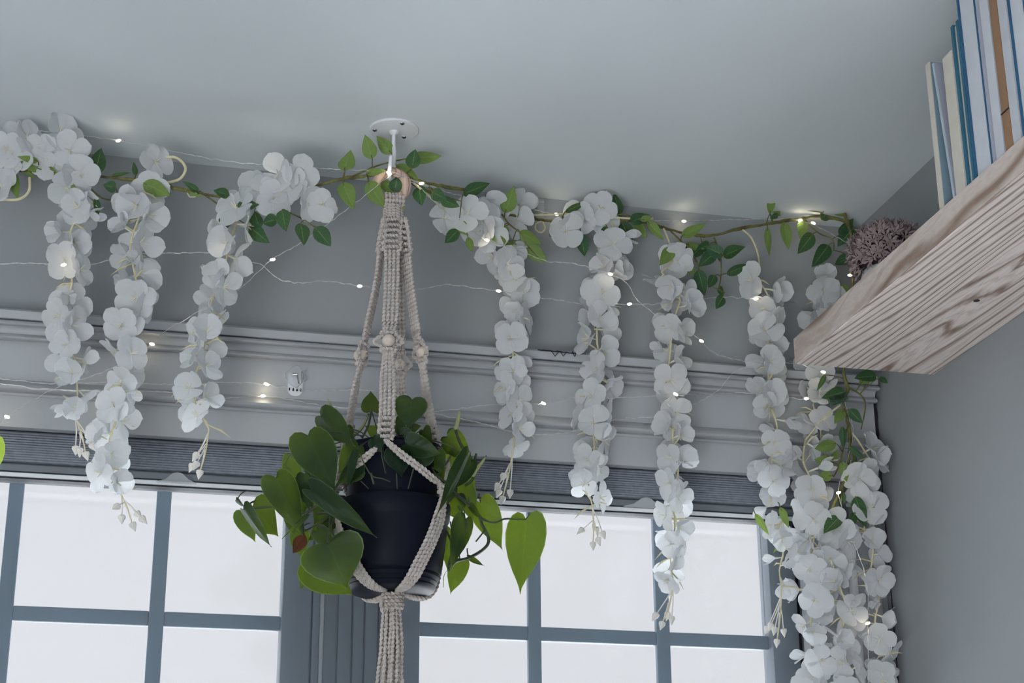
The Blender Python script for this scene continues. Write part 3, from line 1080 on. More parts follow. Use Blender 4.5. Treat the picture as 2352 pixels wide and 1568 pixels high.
for i in range(5):
    cz = gpt + Vector((0, 0, -0.006 - i * 0.0052))
    lp = [cz + Vector((math.cos(a) * (0.0135 + 0.0008 * (i % 2)), math.sin(a) * 0.0135, 0.0022 * math.sin(a + 0.6))) for a in [2 * PI * k / 20 for k in range(21)]]
    mb.tube(lp, 0.0033, 9, rope=True, pitch=0.018)
lp = [gpt + Vector((-0.013, -0.006, -0.010)), gpt + Vector((-0.018, -0.008, -0.020)), gpt + Vector((-0.0145, -0.008, -0.034)), gpt + Vector((-0.011, -0.006, -0.026))]
mb.tube(spline(lp, 0.002), 0.0033, 9, rope=True)
part('base_knot', mb, M['rope'], hang)
for i in range(18):
    a = 2.39996 * i
    q = math.sqrt((i + 0.5) / 18)
    r0_, r1_ = 0.0115 * q, 0.022 * q
    pts = []
    for k in range(8):
        t = k / 7
        rr = r0_ + (r1_ - r0_) * min(1, t * 1.4)
        pts.append(gpt + Vector((math.cos(a) * rr + R.uniform(-.0012, .0012), math.sin(a) * rr + R.uniform(-.0012, .0012), -0.022 - t * (0.20 + R.uniform(0, 0.03)))))
    mb = MB(); mb.tube(spline(pts, 0.0025), 0.0029, 9, rope=True); part('tassel_cord', mb, M['rope'], hang)

# ------------------------------------------------------------------ leaves
HEART = [(0.0, 0.0, 0.0), (0.10, -0.085, 0.0), (0.24, -0.125, 0.0), (0.38, -0.085, 0.02), (0.475, 0.03, 0.09), (0.50, 0.17, 0.19), (0.47, 0.33, 0.34), (0.39, 0.50, 0.50), (0.26, 0.67, 0.67), (0.12, 0.82, 0.82), (0.038, 0.92, 0.92), (0.0, 1.0, 1.0)]
OVATE = [(0.0, 0.0, 0.0), (0.16, 0.02, 0.01), (0.34, 0.10, 0.08), (0.47, 0.23, 0.21), (0.50, 0.37, 0.36), (0.45, 0.53, 0.53), (0.33, 0.70, 0.70), (0.18, 0.85, 0.85), (0.06, 0.95, 0.95), (0.0, 1.0, 1.0)]


def leaf_mesh(name, shape, B, T, w, nrm, fold, curl, wave, mat, rnd, K=4, tipbend=0.0):
    B, T = Vector(B), Vector(T)
    yv = T - B
    L = yv.length
    ya = yv / L
    n = nrm - ya * nrm.dot(ya)
    n = n.normalized() if n.length > 1e-6 else ya.orthogonal().normalized()
    xa = ya.cross(n)
    vs, uv, fs = [], [], []
    ph = rnd.uniform(0, 6)
    rows = len(shape)
    for (ox, oy, my) in shape:
        for k in range(-K, K + 1):
            u = k / K
            au = abs(u)
            x = ox * u
            y = my + (oy - my) * au
            z = fold * abs(x) - 0.25 * fold * au * au * 0.5 + wave * 0.05 * math.sin(7 * y + ph + 2 * u) * au - curl * (y * y) * 0.35 - tipbend * max(0, y - 0.6) ** 2
            vs.append(B + xa * (x * w) + ya * (y * L) + n * (z * (w if abs(z) < 9 else 1)))
            uv.append((0.5 + 0.5 * u, y))
    W = 2 * K + 1
    for i in range(rows - 1):
        for k in range(W - 1):
            a = i * W + k
            fs.append((a, a + 1, a + W + 1, a + W))
    mb = MB()
    mb.add(vs, fs, 0, uv)
    return mb


# ------------------------------------------------------------------ philodendron


def Q(rx, ry, Y):
    return P(500 + 0.35714 * rx, 840 + 0.35714 * ry, Y)


base = Vector((PC.x, PC.y, zin - 0.006))
phil = thing('philodendron', base, 'heart-leaf philodendron trailing from the black hanging pot', 'plant')
S = 0.35714 * 0.00066
# (base), (tip), width, depth at base, depth at tip, turn of the blade, fold, curl
PL = [
    ((580, 450), (758, 805), 275, 2.315, 2.300, -0.3, 0.30, 0.1), ((668, 322), (876, 522), 190, 2.345, 2.330, 0.5, 0.5, 0.3), ((990, 287), (985, 158), 135, 2.430, 2.440, 0.3, 0.3, 0.1),
    ((1248, 215), (1222, 405), 205, 2.345, 2.340, 0.1, 0.25, 0.1), ((1045, 440), (945, 385), 100, 2.47, 2.48, 0.2, 0.2, 0), ((1225, 410), (1312, 385), 80, 2.47, 2.48, 0.2, 0.2, 0),
    ((1150, 360), (1222, 495), 105, 2.36, 2.345, 0.8, 0.4, 0.2), ((1212, 500), (1440, 575), 165, 2.325, 2.315, 0.4, 0.5, 0.3), ((1150, 540), (1185, 712), 165, 2.335, 2.325, -0.2, 0.4, 0.2),
    ((905, 520), (775, 690), 165, 2.360, 2.350, 0.2, 0.4, 0.2), ((905, 660), (762, 757), 125, 2.352, 2.345, 0.3, 0.3, 0.2), ((470, 590), (505, 910), 120, 2.40, 2.38, 0.2, 0.3, 0.1),
    ((375, 720), (548, 1085), 215, 2.37, 2.36, -0.3, 0.3, 0.2), ((225, 905), (385, 1095), 235, 2.44, 2.42, 0.3, 0.25, 0.1), ((172, 925), (332, 1168), 130, 2.40, 2.38, 0.9, 0.7, 0.4), ((160, 935), (240, 1132), 145, 2.43, 2.42, 0.2, 0.3, 0.1),
    ((566, 965), (410, 1107), 50, 2.36, 2.35, 0.9, 0.6, 0.5), ((605, 800), (1020, 1107), 165, 2.312, 2.292, 0.6, 0.7, 0.2), ((712, 1145), (835, 1432), 385, 2.300, 2.295, 0.0, 0.12, 0.05), ((600, 1260), (880, 1480), 270, 2.335, 2.345, -0.3, 0.3, 0.1), ((590, 1280), (530, 1442), 110, 2.35, 2.36, 0.2, 0.3, 0.1),
    ((520, 1070), (545, 1245), 125, 2.42, 2.41, 0.2, 0.3, 0.1), ((705, 1030), (580, 1125), 115, 2.40, 2.39, 0.2, 0.3, 0.1), ((765, 955), (655, 1085), 110, 2.39, 2.38, -0.2, 0.3, 0.1), ((610, 830), (668, 1010), 80, 2.40, 2.39, 0.4, 0.3, 0.1),
    ((1478, 455), (1640, 625), 165, 2.42, 2.41, 0.2, 0.35, 0.1), ((1555, 580), (1445, 700), 120, 2.43, 2.43, -0.2, 0.3, 0.1), ((1598, 580), (1402, 988), 120, 2.315, 2.300, -0.9, 0.8, 0.3), ((1632, 615), (1505, 805), 125, 2.37, 2.36, -0.4, 0.3, 0.1),
    ((1580, 765), (1645, 1018), 135, 2.40, 2.39, 0.2, 0.4, 0.1), ((1690, 880), (1832, 1187), 190, 2.43, 2.42, 0.15, 0.3, 0.1), ((1622, 900), (1690, 985), 62, 2.37, 2.36, 0.7, 0.6, 0.4), ((1592, 985), (1498, 1305), 150, 2.36, 2.345, -0.5, 0.4, 0.1),
    ((1505, 1060), (1478, 1320), 140, 2.41, 2.40, -0.1, 0.3, 0.1), ((1560, 1255), (1495, 1468), 130, 2.40, 2.39, 0.2, 0.3, 0.2), ((1985, 988), (1945, 1468), 262, 2.40, 2.385, 0.25, 0.45, 0.05), ((1612, 1232), (1718, 1290), 45, 2.38, 2.37, 0.7, 0.5, 0.3),
    ((1485, 905), (1545, 985), 70, 2.43, 2.43, 0.1, 0.2, 0.1), ((1322, 412), (1372, 545), 110, 2.35, 2.34, 0.7, 0.4, 0.2), ((1290, 470), (1230, 560), 110, 2.34, 2.33, 0.2, 0.4, 0.2), ((1000, 470), (1070, 560), 100, 2.335, 2.33, 0.2, 0.4, 0.2), ((830, 400), (870, 480), 70, 2.36, 2.35, 0.4, 0.4, 0.2),
    ((560, 700), (590, 940), 130, 2.38, 2.37, 0.2, 0.3, 0.1), ((640, 640), (720, 860), 120, 2.345, 2.335, 0.3, 0.3, 0.1), ((880, 560), (830, 800), 60, 2.335, 2.33, 0.5, 0.3, 0.1),
    ((640, 1060), (760, 1180), 110, 2.37, 2.36, 0.2, 0.3, 0.1), ((470, 960), (560, 1150), 110, 2.39, 2.38, 0.2, 0.3, 0.1), ((1440, 640), (1520, 780), 110, 2.41, 2.40, 0.2, 0.3, 0.1), ((1455, 500), (1440, 640), 90, 2.44, 2.43, 0.2, 0.2, 0.1), ((1600, 700), (1660, 790), 80, 2.42, 2.42, 0.2, 0.2, 0.1),
    ((890, 640), (850, 760), 120, 2.352, 2.345, 0.5, 0.4, 0.2), ((1330, 560), (1290, 680), 130, 2.335, 2.33, 0.3, 0.4, 0.2), ((1100, 450), (1010, 530), 110, 2.345, 2.34, 0.4, 0.4, 0.2), ((1180, 440), (1300, 500), 110, 2.345, 2.34, 0.4, 0.4, 0.2), ((1400, 560), (1440, 700), 120, 2.36, 2.35, 0.3, 0.4, 0.2),
    ((590, 560), (640, 760), 150, 2.36, 2.35, 0.3, 0.4, 0.2), ((700, 880), (620, 1020), 130, 2.38, 2.37, 0.3, 0.4, 0.2), ((520, 780), (560, 960), 130, 2.385, 2.38, 0.3, 0.4, 0.2), ((1540, 840), (1560, 980), 110, 2.40, 2.39, 0.3, 0.4, 0.2), ((1500, 760), (1470, 900), 110, 2.36, 2.35, -0.4, 0.4, 0.2),
    ((120, 862), (168, 905), 42, 2.41, 2.40, 0.8, 0.5, 0.2),
]
root_az = []
for i, (b_, t_, w, y0, y1, turn, fold, curl) in enumerate(PL):
    B, T = Q(*b_, y0), Q(*t_, y1)
    rn = random.Random(100 + i)
    view = (CAM - B).normalized()
    ax = (T - B).normalized()
    nrm = Matrix.Rotation(turn, 3, ax) @ view
    mb = leaf_mesh('leaf', HEART, B, T, w * S, nrm, -fold * 0.5, curl, 0.8, M['leafp'], rn, 5)
    o = part('leaf', mb, M['leafp'], phil, True, loc=B)
    # petiole: from the blade towards the crown of the plant
    cx = Vector((PC.x + max(-0.055, min(0.055, (B.x - PC.x) * 0.5)), PC.y + max(-0.055, min(0.055, (B.y - PC.y) * 0.8)), zin + 0.002))
    if b_[1] < 600:
        m1 = B.lerp(cx, 0.5) + Vector((0, 0, 0.004))
        pts = [B, m1, cx]
    elif abs(B.x - PC.x) < 0.1 and b_[0] < 1100:
        st = Q(b_[0] + (690 - b_[0]) * 0.35, b_[1] - 150, y0 + 0.012)
        pts = [B, B.lerp(st, 0.4) + Vector((0, 0.006, 0)), st]
    else:
        st = Q(b_[0] + (600 if b_[0] < 1000 else -60) * 0.12, b_[1] - 60, y0 + 0.008)
        pts = [B, B.lerp(st, 0.5) + Vector((0, 0.004, 0.004)), st]
    if b_ == (1985, 988):
        pts = [B, Q(1850, 983, 2.40), Q(1775, 1008, 2.40), Q(1695, 975, 2.40)]
    mb = MB(); mb.tube(spline(pts, 0.004), 0.0009, 6); part('petiole', mb, M['pstem'], o)
STEMS = [
    ([(215, 918, 2.41), (330, 908, 2.40), (450, 912, 2.39), (555, 950, 2.37), (650, 890, 2.36), (760, 780, 2.35), (830, 620, 2.36), (880, 470, 2.39)], 0.0016),
    ([(165, 905, 2.405), (190, 920, 2.405), (215, 918, 2.41)], 0.0012),
    ([(655, 880, 2.36), (560, 960, 2.37), (545, 1040, 2.38), (555, 1090, 2.38)], 0.0018),
    ([(725, 930, 2.36), (720, 1030, 2.33), (708, 1140, 2.302)], 0.0014), ([(770, 940, 2.37), (730, 1040, 2.36), (760, 1110, 2.35)], 0.0011),
    ([(640, 945, 2.36), (730, 940, 2.35), (790, 900, 2.34)], 0.0018), ([(560, 1060, 2.38), (640, 1020, 2.37), (720, 960, 2.36)], 0.0013),
    ([(1530, 410, 2.40), (1560, 500, 2.395), (1620, 590, 2.39), (1652, 650, 2.385), (1640, 730, 2.385), (1590, 770, 2.385)], 0.0021),
    ([(1650, 640, 2.385), (1658, 580, 2.39), (1662, 565, 2.39)], 0.0018), ([(1650, 660, 2.385), (1690, 620, 2.38), (1728, 578, 2.38)], 0.0010),
    ([(1380, 700, 2.35), (1440, 730, 2.345), (1520, 810, 2.36), (1600, 880, 2.37), (1680, 960, 2.385), (1700, 1020, 2.39), (1740, 1100, 2.39), (1735, 1150, 2.39), (1680, 1200, 2.385), (1600, 1240, 2.375), (1530, 1258, 2.365), (1485, 1315, 2.36)], 0.0024),
    ([(1690, 985, 2.385), (1775, 1008, 2.39), (1850, 983, 2.395), (1935, 988, 2.40)], 0.0014),
    ([(1470, 1060, 2.38), (1500, 1130, 2.375), (1500, 1230, 2.37), (1480, 1290, 2.365)], 0.0018), ([(1545, 900, 2.37), (1590, 980, 2.362), (1600, 1060, 2.36)], 0.0014), ([(1570, 960, 2.37), (1550, 1040, 2.37), (1540, 1200, 2.37)], 0.0010),
    ([(1300, 480, 2.40), (1400, 690, 2.35), (1460, 640, 2.36), (1500, 580, 2.38)], 0.0012), ([(1300, 330, 2.42), (1340, 340, 2.43), (1400, 420, 2.43)], 0.0014),
    ([(988, 280, 2.43), (970, 380, 2.41), (930, 460, 2.39)], 0.0017), ([(970, 310, 2.42), (930, 400, 2.40), (870, 465, 2.385), (900, 520, 2.38)], 0.0016),
    ([(1245, 330, 2.36), (1250, 440, 2.365), (1230, 520, 2.37)], 0.0012), ([(1660, 1130, 2.39), (1700, 1080, 2.388), (1715, 1060, 2.388)], 0.0012),
    ([(430, 640, 2.37), (470, 570, 2.365), (520, 560, 2.36)], 0.0007), ([(425, 630, 2.37), (450, 650, 2.37), (470, 670, 2.37)], 0.0007),
    ([(915, 570, 2.326), (985, 700, 2.326), (1060, 725, 2.326), (1110, 745, 2.328)], 0.0009), ([(1050, 520, 2.33), (1060, 600, 2.325), (1080, 690, 2.324)], 0.0010), ([(985, 690, 2.325), (1005, 760, 2.324)], 0.0016), ([(1150, 690, 2.322), (1155, 790, 2.322)], 0.0009), ([(1260, 660, 2.325), (1225, 790, 2.322)], 0.0011), ([(920, 740, 2.324), (970, 790, 2.323)], 0.0008),
]
for pts, r_ in STEMS:
    mb = MB(); mb.tube(spline([Q(*q) for q in pts], 0.004), r_, 7); part('stem', mb, M['pstem'], phil)
for pts, r_ in (([(730, 305, 2.35), (730, 260, 2.35), (706, 208, 2.35)], 0.0020), ([(1527, 412, 2.40), (1545, 350, 2.40), (1558, 285, 2.40)], 0.0032), ([(1660, 660, 2.385), (1700, 620, 2.38), (1730, 575, 2.38)], 0.0026), ([(860, 460, 2.38), (930, 390, 2.39), (968, 310, 2.40)], 0.0018), ([(330, 730, 2.38), (370, 715, 2.38), (420, 705, 2.38)], 0.0014), ([(1640, 710, 2.38), (1665, 670, 2.38), (1690, 650, 2.38)], 0.0026), ([(1450, 1425, 2.36), (1455, 1350, 2.362), (1480, 1310, 2.365)], 0.0006)):
    p_ = spline([Q(*q) for q in pts], 0.003)
    mb = MB(); mb.tube(p_, [r_ * max(0.12, math.sin(PI * (0.25 + 0.72 * i / (len(p_) - 1)))) for i in range(len(p_))], 7); part('sprout', mb, M['sprout'], phil, label='pale new leaf sheath')
B, T = Q(560, 1085, 2.375), Q(487, 1200, 2.37)
mb = leaf_mesh('leaf', OVATE, B, T, 0.019, (CAM - B).normalized(), -0.7, 0.6, 2.5, M['dead'], random.Random(3)); part('leaf', mb, M['dead'], phil, loc=B, label='small withered brown leaf')

# leaf of another plant at the left edge
B, T = P(-45, 1010, 2.36), P(-30, 1115, 2.355)
tp = thing('trailing_plant', P(-70, 1000, 2.37), 'single yellow green leaf poking in at the left frame edge', 'plant')
mb = leaf_mesh('leaf', HEART, B, T, 0.062, (CAM - B).normalized(), -0.15, 0.1, 0.6, M['leafg'], random.Random(5), 5)
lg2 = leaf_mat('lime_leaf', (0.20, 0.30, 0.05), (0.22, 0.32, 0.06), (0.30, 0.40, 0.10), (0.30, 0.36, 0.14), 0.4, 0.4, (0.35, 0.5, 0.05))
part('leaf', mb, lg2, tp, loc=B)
mb = MB(); mb.tube(spline([P(-520, 100, 2.37).lerp(P(-520, 100, 2.37), 0), P(-400, 500, 2.37), P(-240, 800, 2.37), P(-110, 950, 2.37), P(-60, 1000, 2.365), B], 0.006), 0.0013, 7); part('stem', mb, M['pstem'], tp)

# ------------------------------------------------------------------ white silk flowers
PET = [(0.0, 0.12), (0.12, 0.36), (0.26, 0.68), (0.42, 0.92), (0.58, 1.0), (0.72, 0.94), (0.84, 0.78), (0.92, 0.59), (0.97, 0.37), (0.993, 0.18), (1.0, 0.03)]


def petal(mb, ang, tilt, L, W, cup, rnd, roll=0.0):
    ca, sa = math.cos(ang), math.sin(ang)
    vs, uv = [], []
    K = 4
    wv = rnd.uniform(-0.12, 0.12)
    for t, hw in PET:
        for k in range(-K, K + 1):
            u = k / K
            x = u * hw * W / 2
            y = 0.05 * L + t * L * (1 - 0.03 * u * u * t)
            z = cup * (0.55 * (t - 0.3) ** 2 * L - 0.5 * u * u * W * 0.18) + wv * u * t * W * 0.6 + 0.02 * L * math.sin(5 * u + 6 * t + roll)
            # tilt up out of the flower plane
            yy = y * math.cos(tilt) - z * math.sin(tilt)
            zz_ = y * math.sin(tilt) + z * math.cos(tilt)
            vs.append(Vector((x * ca - yy * sa, x * sa + yy * ca, zz_)))
            uv.append((0.5 + 0.5 * u, t))
    Wd = 2 * K + 1
    fs = []
    for i in range(len(PET) - 1):
        for k in range(Wd - 1):
            a = i * Wd + k
            fs.append((a, a + 1, a + Wd + 1, a + Wd))
    mb.add(vs, fs, 0, uv)


FLW = []
for k in range(10):
    rn = random.Random(40 + k)
    mb = MB()
    npet = 4 if k % 4 else 5
    tl = rn.uniform(0.12, 0.5) if k < 7 else rn.uniform(0.7, 1.0)
    for i in range(npet):
        petal(mb, 2 * PI * i / npet + rn.uniform(-0.22, 0.22), tl + rn.uniform(-0.22, 0.22), rn.uniform(0.90, 1.06), rn.uniform(1.0, 1.16) * (1.0 if npet == 4 else 0.86), rn.uniform(-0.6, 0.9), rn, rn.uniform(0, 6))
    for i in range(3):
        a = rn.uniform(0, 6)
        q = Vector((math.cos(a), math.sin(a), 0))
        mb.tube([Vector((0, 0, -0.02)), q * 0.10 + Vector((0, 0, 0.16)), q * 0.22 + Vector((0, 0, 0.34))], [0.035, 0.028, 0.012], 5, 1)
    mb.tube([Vector((0, 0, 0.03)), Vector((0, 0, -0.12)), Vector((0.02, 0, -0.5))], [0.07, 0.05, 0.035], 6, 1)
    FLW.append(mb.mesh('flower', [M['petal'], M['stamen']]))
# slim half closed bloom
mb = MB()
rn = random.Random(77)
for i in range(3):
    petal(mb, 2 * PI * i / 3, 1.15, 0.95, 0.55, 0.3, rn)
mb.tube([Vector((0, 0, 0.03)), Vector((0, 0, -0.12)), Vector((0.02, 0, -0.5))], [0.07, 0.05, 0.035], 6, 1)
FLW.append(mb.mesh('flower', [M['petal'], M['stamen']]))

VIEW = (CAM - P(900, 700, 2.5)).normalized()


def flower(p, d, size, parent, k=None):
    k = R.randrange(len(FLW)) if k is None else k
    return inst('flower', FLW[k], Matrix.Translation(p) @ frame_from(d, roll=R.uniform(0, 6.28)).to_4x4() @ Matrix.Scale(size, 4), parent)


def along(path, s):
    L = 0
    for a, b_ in zip(path, path[1:]):
        l = (b_ - a).length
        if L + l >= s:
            return a.lerp(b_, (s - L) / l)
        L += l
    return path[-1]


def raceme(garl, pts, Y, tip, lead=None, dens=0.0165, size=0.0325, spread=0.015, Y1=None):
    Y1 = Y if Y1 is None else Y1
    n = len(pts)
    path = spline([P(x, y, Y + (Y1 - Y) * i / (n - 1)) for i, (x, y) in enumerate(pts)], 0.01)
    mb = MB()
    full = path
    if lead:
        full = spline([P(*q) for q in lead], 0.006) + path
    tips = []
    if tip:
        tp_ = P(tip[0], tip[1], Y1)
        full = full + spline([path[-1], path[-1].lerp(tp_, 0.55) + Vector((0.002, 0, 0)), tp_], 0.008)[1:]
        tips.append((path[-1].lerp(tp_, 0.5), tp_))
        for q in range(4):
            st = path[-1].lerp(tp_, R.uniform(0.05, 0.45))
            en = path[-1].lerp(tp_, R.uniform(0.55, 0.9)) + Vector((R.choice((-1, 1)) * R.uniform(0.006, 0.016), R.uniform(-0.01, 0.01), 0))
            tips.append((st, en))
    mb.tube(full, [0.0016 if i < len(full) - 12 else 0.0011 for i in range(len(full))], 7)
    for q in range(int(len(path) * 0.5)):      # pointed cream sepals
        st = R.choice(path)
        a = R.uniform(0, 6.28)
        d = Vector((math.cos(a), math.sin(a) * 0.7, R.uniform(-0.8, 0.4))) * R.uniform(0.022, 0.040)
        mb.tube([st, st + d * 0.6 + Vector((0, 0, 0.003)), st + d], [0.0010, 0.0016, 0.0002], 5)
    r = part('raceme', mb, M['cream'], garl)
    for st, en in tips:
        mb = MB()
        mb.tube([st, st.lerp(en, 0.5) + Vector((0.001, 0, 0.001)), en], 0.0009, 6)
        d = (en - st).normalized()
        x = d.orthogonal().normalized()
        bp_ = [en - d * 0.001, en + d * 0.0005, en + d * 0.004, en + d * 0.009, en + d * 0.014]
        mb.tube(bp_, [0.0012, 0.0052, 0.0055, 0.0028, 0.0003], 8)
        part('bud', mb, M['bud'], r)
    tot = sum((a - b_).length for a, b_ in zip(path, path[1:]))
    s = 0.004
    a = R.uniform(0, 6.28)
    while s < tot:
        c = along(path, s)
        a += 2.2 + R.uniform(-0.5, 0.5)
        el = R.uniform(-0.75, 0.5)
        d = Vector((math.cos(a) * math.cos(el), math.sin(a) * math.cos(el), math.sin(el)))
        if d.dot(VIEW) > -0.2:
            d = (d + VIEW * 0.40).normalized()
        taper = 1.0 - 0.18 * (s / tot)
        flower(c + d * spread * R.uniform(0.6, 1.25), d, size * taper * R.uniform(0.88, 1.1), r)
        s += dens * R.uniform(0.85, 1.15)
    return r


def petiole_to(B, nets, maxd):
    best = None
    for q in nets:
        d_ = (q - B).length
        if best is None or d_ < best[0]:
            best = (d_, q)
    if best and best[0] < maxd:
        return best[1]
    return None


def garland(loc, label, vine, sprigs, leaves, racemes, blooms, tendrils, flip=0):
    g_ = thing('flower_garland', loc, label, 'garland', 'artificial flower garlands')
    vp = spline([P(*q) for q in vine], 0.006)
    vp = [p + Vector((R.uniform(-.0008, .0008), R.uniform(-.0008, .0008), R.uniform(-.0008, .0008))) for p in vp]
    mb = MB(); mb.tube(vp, [0.0027 + 0.0006 * math.sin(i * 0.5) for i in range(len(vp))], 8); part('vine', mb, M['vine'], g_)
    net = list(vp)

    def ynear(px, py):
        q = min(vine, key=lambda v: (v[0] - px) ** 2 + (v[1] - py) ** 2)
        return q[2]
    for sp_ in sprigs:
        y0 = ynear(*sp_[0])
        p_ = spline([P(x, y, y0 - 0.004 * i) for i, (x, y) in enumerate(sp_)], 0.006)
        mb = MB(); mb.tube(p_, [0.0016 - 0.0007 * i / len(p_) for i in range(len(p_))], 7); part('sprig', mb, M['vine'], g_)
        net += p_
    for td, r_ in tendrils:
        mb = MB(); mb.tube(spline([P(*q) for q in td], 0.004), r_, 8); part('tendril', mb, M['cream'], g_)
    for i, (bx, by, tx, ty, w, f) in enumerate(leaves):
        rn = random.Random(i * 7 + int(bx))
        y0 = ynear(bx, by) + rn.uniform(-0.03, 0.004)
        B = P(bx, by, y0)
        T = P(tx, ty, y0 + rn.uniform(-0.012, 0.010))
        ax = (T - B).normalized()
        view = (CAM - B).normalized()
        if f == 'l':
            view = -view
        nrm = Matrix.Rotation(rn.uniform(-0.5, 0.5), 3, ax) @ view
        mb = leaf_mesh('leaf', OVATE, B, T, w * 0.00071, nrm, rn.choice((-0.35, 0.3, 0.2)), rn.uniform(-0.3, 0.5), 0.8, M['leafg'], rn, 3, tipbend=rn.uniform(-0.3, 0.3))
        o = part('leaf', mb, M['leafg'], g_, loc=B)
        q = petiole_to(B, net, 0.045)
        if q is None:
            q = B - ax * 0.010
        mb = MB(); mb.tube(spline([B + ax * 0.006, B, B.lerp(q, 0.6) + Vector((0, 0, 0.002)), q], 0.003), 0.0008, 6); part('petiole', mb, M['vine'], o)
    for a in racemes:
        raceme(g_, **a)
    for bx, by in blooms:
        y0 = ynear(bx, by) - R.uniform(0.004, 0.022)
        d = (VIEW + Vector((R.uniform(-.7, .7), R.uniform(-.3, .3), R.uniform(-.6, .6)))).normalized()
        flower(P(bx, by, y0), d, R.uniform(0.030, 0.0345), g_, R.randrange(7))
    return g_


G1V = [(-420, 350, 2.592), (-250, 372, 2.55), (-60, 376, 2.505), (0, 388, 2.50), (60, 392, 2.50), (110, 398, 2.495), (150, 398, 2.49), (200, 402, 2.485), (260, 408, 2.48), (330, 415, 2.475), (400, 432, 2.465), (470, 445, 2.455), (540, 458, 2.45), (600, 450, 2.44), (650, 440, 2.435), (700, 430, 2.43), (760, 418, 2.425), (800, 408, 2.42), (850, 403, 2.415), (890, 396, 2.412), (930, 405, 2.415), (980, 420, 2.425), (1040, 432, 2.44), (1090, 440, 2.46)]
G1S = [[(470, 447), (520, 485), (516, 498)], [(590, 460), (640, 478), (690, 500), (725, 522)], [(788, 410), (792, 391)], [(788, 410), (788, 419)], [(810, 405), (855, 385), (897, 372), (945, 362)], [(200, 425), (235, 455), (270, 460)], [(845, 404), (846, 418)]]
G1L = [
    (87, 370, 40, 359, 16, 'l'), (94, 389, 45, 371, 24, 'l'), (-8, 372, 27, 395, 26, 'l'), (25, 394, 42, 458, 26, 'l'), (42, 383, 84, 411, 11, 'l'), (112, 383, 130, 395, 8, 'l'), (124, 397, 178, 437, 22, 'l'), (217, 398, 235, 338, 36, 'd'), (190, 440, 170, 472, 26, 'd'), (221, 455, 224, 500, 16, 'd'),
    (267, 432, 236, 424, 26, 'd'), (312, 448, 270, 463, 28, 'd'), (312, 402, 307, 372, 13, 'd'), (255, 404, 303, 396, 9, 'd'), (330, 420, 391, 449, 36, 'l'), (354, 403, 396, 427, 9, 'd'), (457, 440, 419, 416, 16, 'd'), (526, 448, 490, 437, 24, 'd'), (429, 440, 470, 455, 7, 'l'), (545, 472, 596, 470, 26, 'd'), (584, 486, 597, 526, 34, 'd'), (573, 520, 618, 558, 36, 'd'), (637, 503, 602, 512, 30, 'd'), (648, 482, 657, 531, 34, 'd'), (691, 513, 699, 562, 34, 'd'), (515, 498, 520, 526, 30, 'd'), (724, 522, 760, 567, 37, 'd'),
    (790, 391, 805, 343, 38, 'l'), (855, 364, 838, 309, 33, 'l'), (899, 352, 865, 312, 30, 'l'), (944, 362, 1014, 359, 33, 'l'), (946, 387, 954, 344, 34, 'd'), (910, 380, 962, 413, 30, 'l'), (842, 398, 887, 391, 18, 'l'), (787, 419, 812, 482, 38, 'l'), (845, 418, 884, 477, 38, 'l'), (906, 440, 913, 405, 32, 'd'), (870, 412, 908, 446, 26, 'l'), (917, 462, 927, 483, 14, 'l'), (962, 428, 969, 472, 34, 'd'), (992, 440, 1027, 459, 30, 'd'),
]
G1R = [
    dict(pts=[(180, 430), (188, 480), (162, 530), (160, 600), (165, 650), (152, 700), (150, 750), (165, 800), (175, 860), (178, 915), (172, 955)], Y=2.47, tip=(196, 1038)),
    dict(pts=[(330, 440), (322, 490), (300, 560), (308, 620), (318, 690), (285, 740), (290, 830), (285, 900), (268, 960), (250, 1020), (250, 1090), (270, 1120)], Y=2.455, tip=(303, 1200)),
    dict(pts=[(565, 470), (540, 520), (525, 570), (515, 620), (490, 680), (472, 760), (465, 820), (440, 885), (455, 940), (480, 985)], Y=2.44, tip=(460, 1080)),
]
G1B = [(15, 345), (25, 325), (62, 318), (95, 345), (138, 305), (160, 345), (110, 372), (30, 365), (2, 428), (180, 400), (150, 430), (357, 372), (345, 440), (300, 470), (575, 430), (600, 442), (640, 402), (688, 400), (660, 442), (630, 455), (672, 425), (708, 466), (742, 470)]
G1T = [([(372, 362, 2.465), (405, 362, 2.46), (426, 385, 2.46), (414, 410, 2.465), (382, 420, 2.47)], 0.0022), ([(68, 408, 2.49), (66, 440, 2.485), (40, 458, 2.485), (-10, 457, 2.49)], 0.0022), ([(640, 430, 2.425), (690, 436, 2.42), (745, 447, 2.42)], 0.0020), ([(430, 440, 2.455), (436, 452, 2.45), (452, 450, 2.45), (448, 440, 2.455)], 0.0012)]
garland(P(400, 432, 2.465), 'white flower garland on the left, its vine passing through the wooden ring', G1V, G1S, G1L, G1R, G1B, G1T)

G2V = [(945, 418, 2.425), (985, 440, 2.44), (1050, 470, 2.47), (1130, 488, 2.51), (1200, 497, 2.55), (1250, 506, 2.575), (1330, 510, 2.572), (1400, 508, 2.565), (1480, 510, 2.56), (1540, 528, 2.56), (1600, 540, 2.56), (1640, 540, 2.56), (1700, 525, 2.56), (1760, 515, 2.56), (1830, 503, 2.56), (1890, 497, 2.56), (1945, 510, 2.555)]
G2S = [[(985, 430), (1020, 450), (1060, 462)], [(1150, 488), (1170, 515), (1195, 535), (1210, 562), (1235, 590)], [(1395, 505), (1430, 492), (1465, 505)], [(1540, 530), (1570, 560), (1600, 600), (1610, 640), (1640, 660), (1665, 672)], [(1640, 545), (1655, 590), (1655, 640), (1652, 660)], [(1775, 510), (1770, 480), (1810, 478), (1850, 482), (1890, 488)], [(1850, 505), (1880, 535), (1912, 550), (1915, 575)], [(1655, 600), (1640, 580)]]
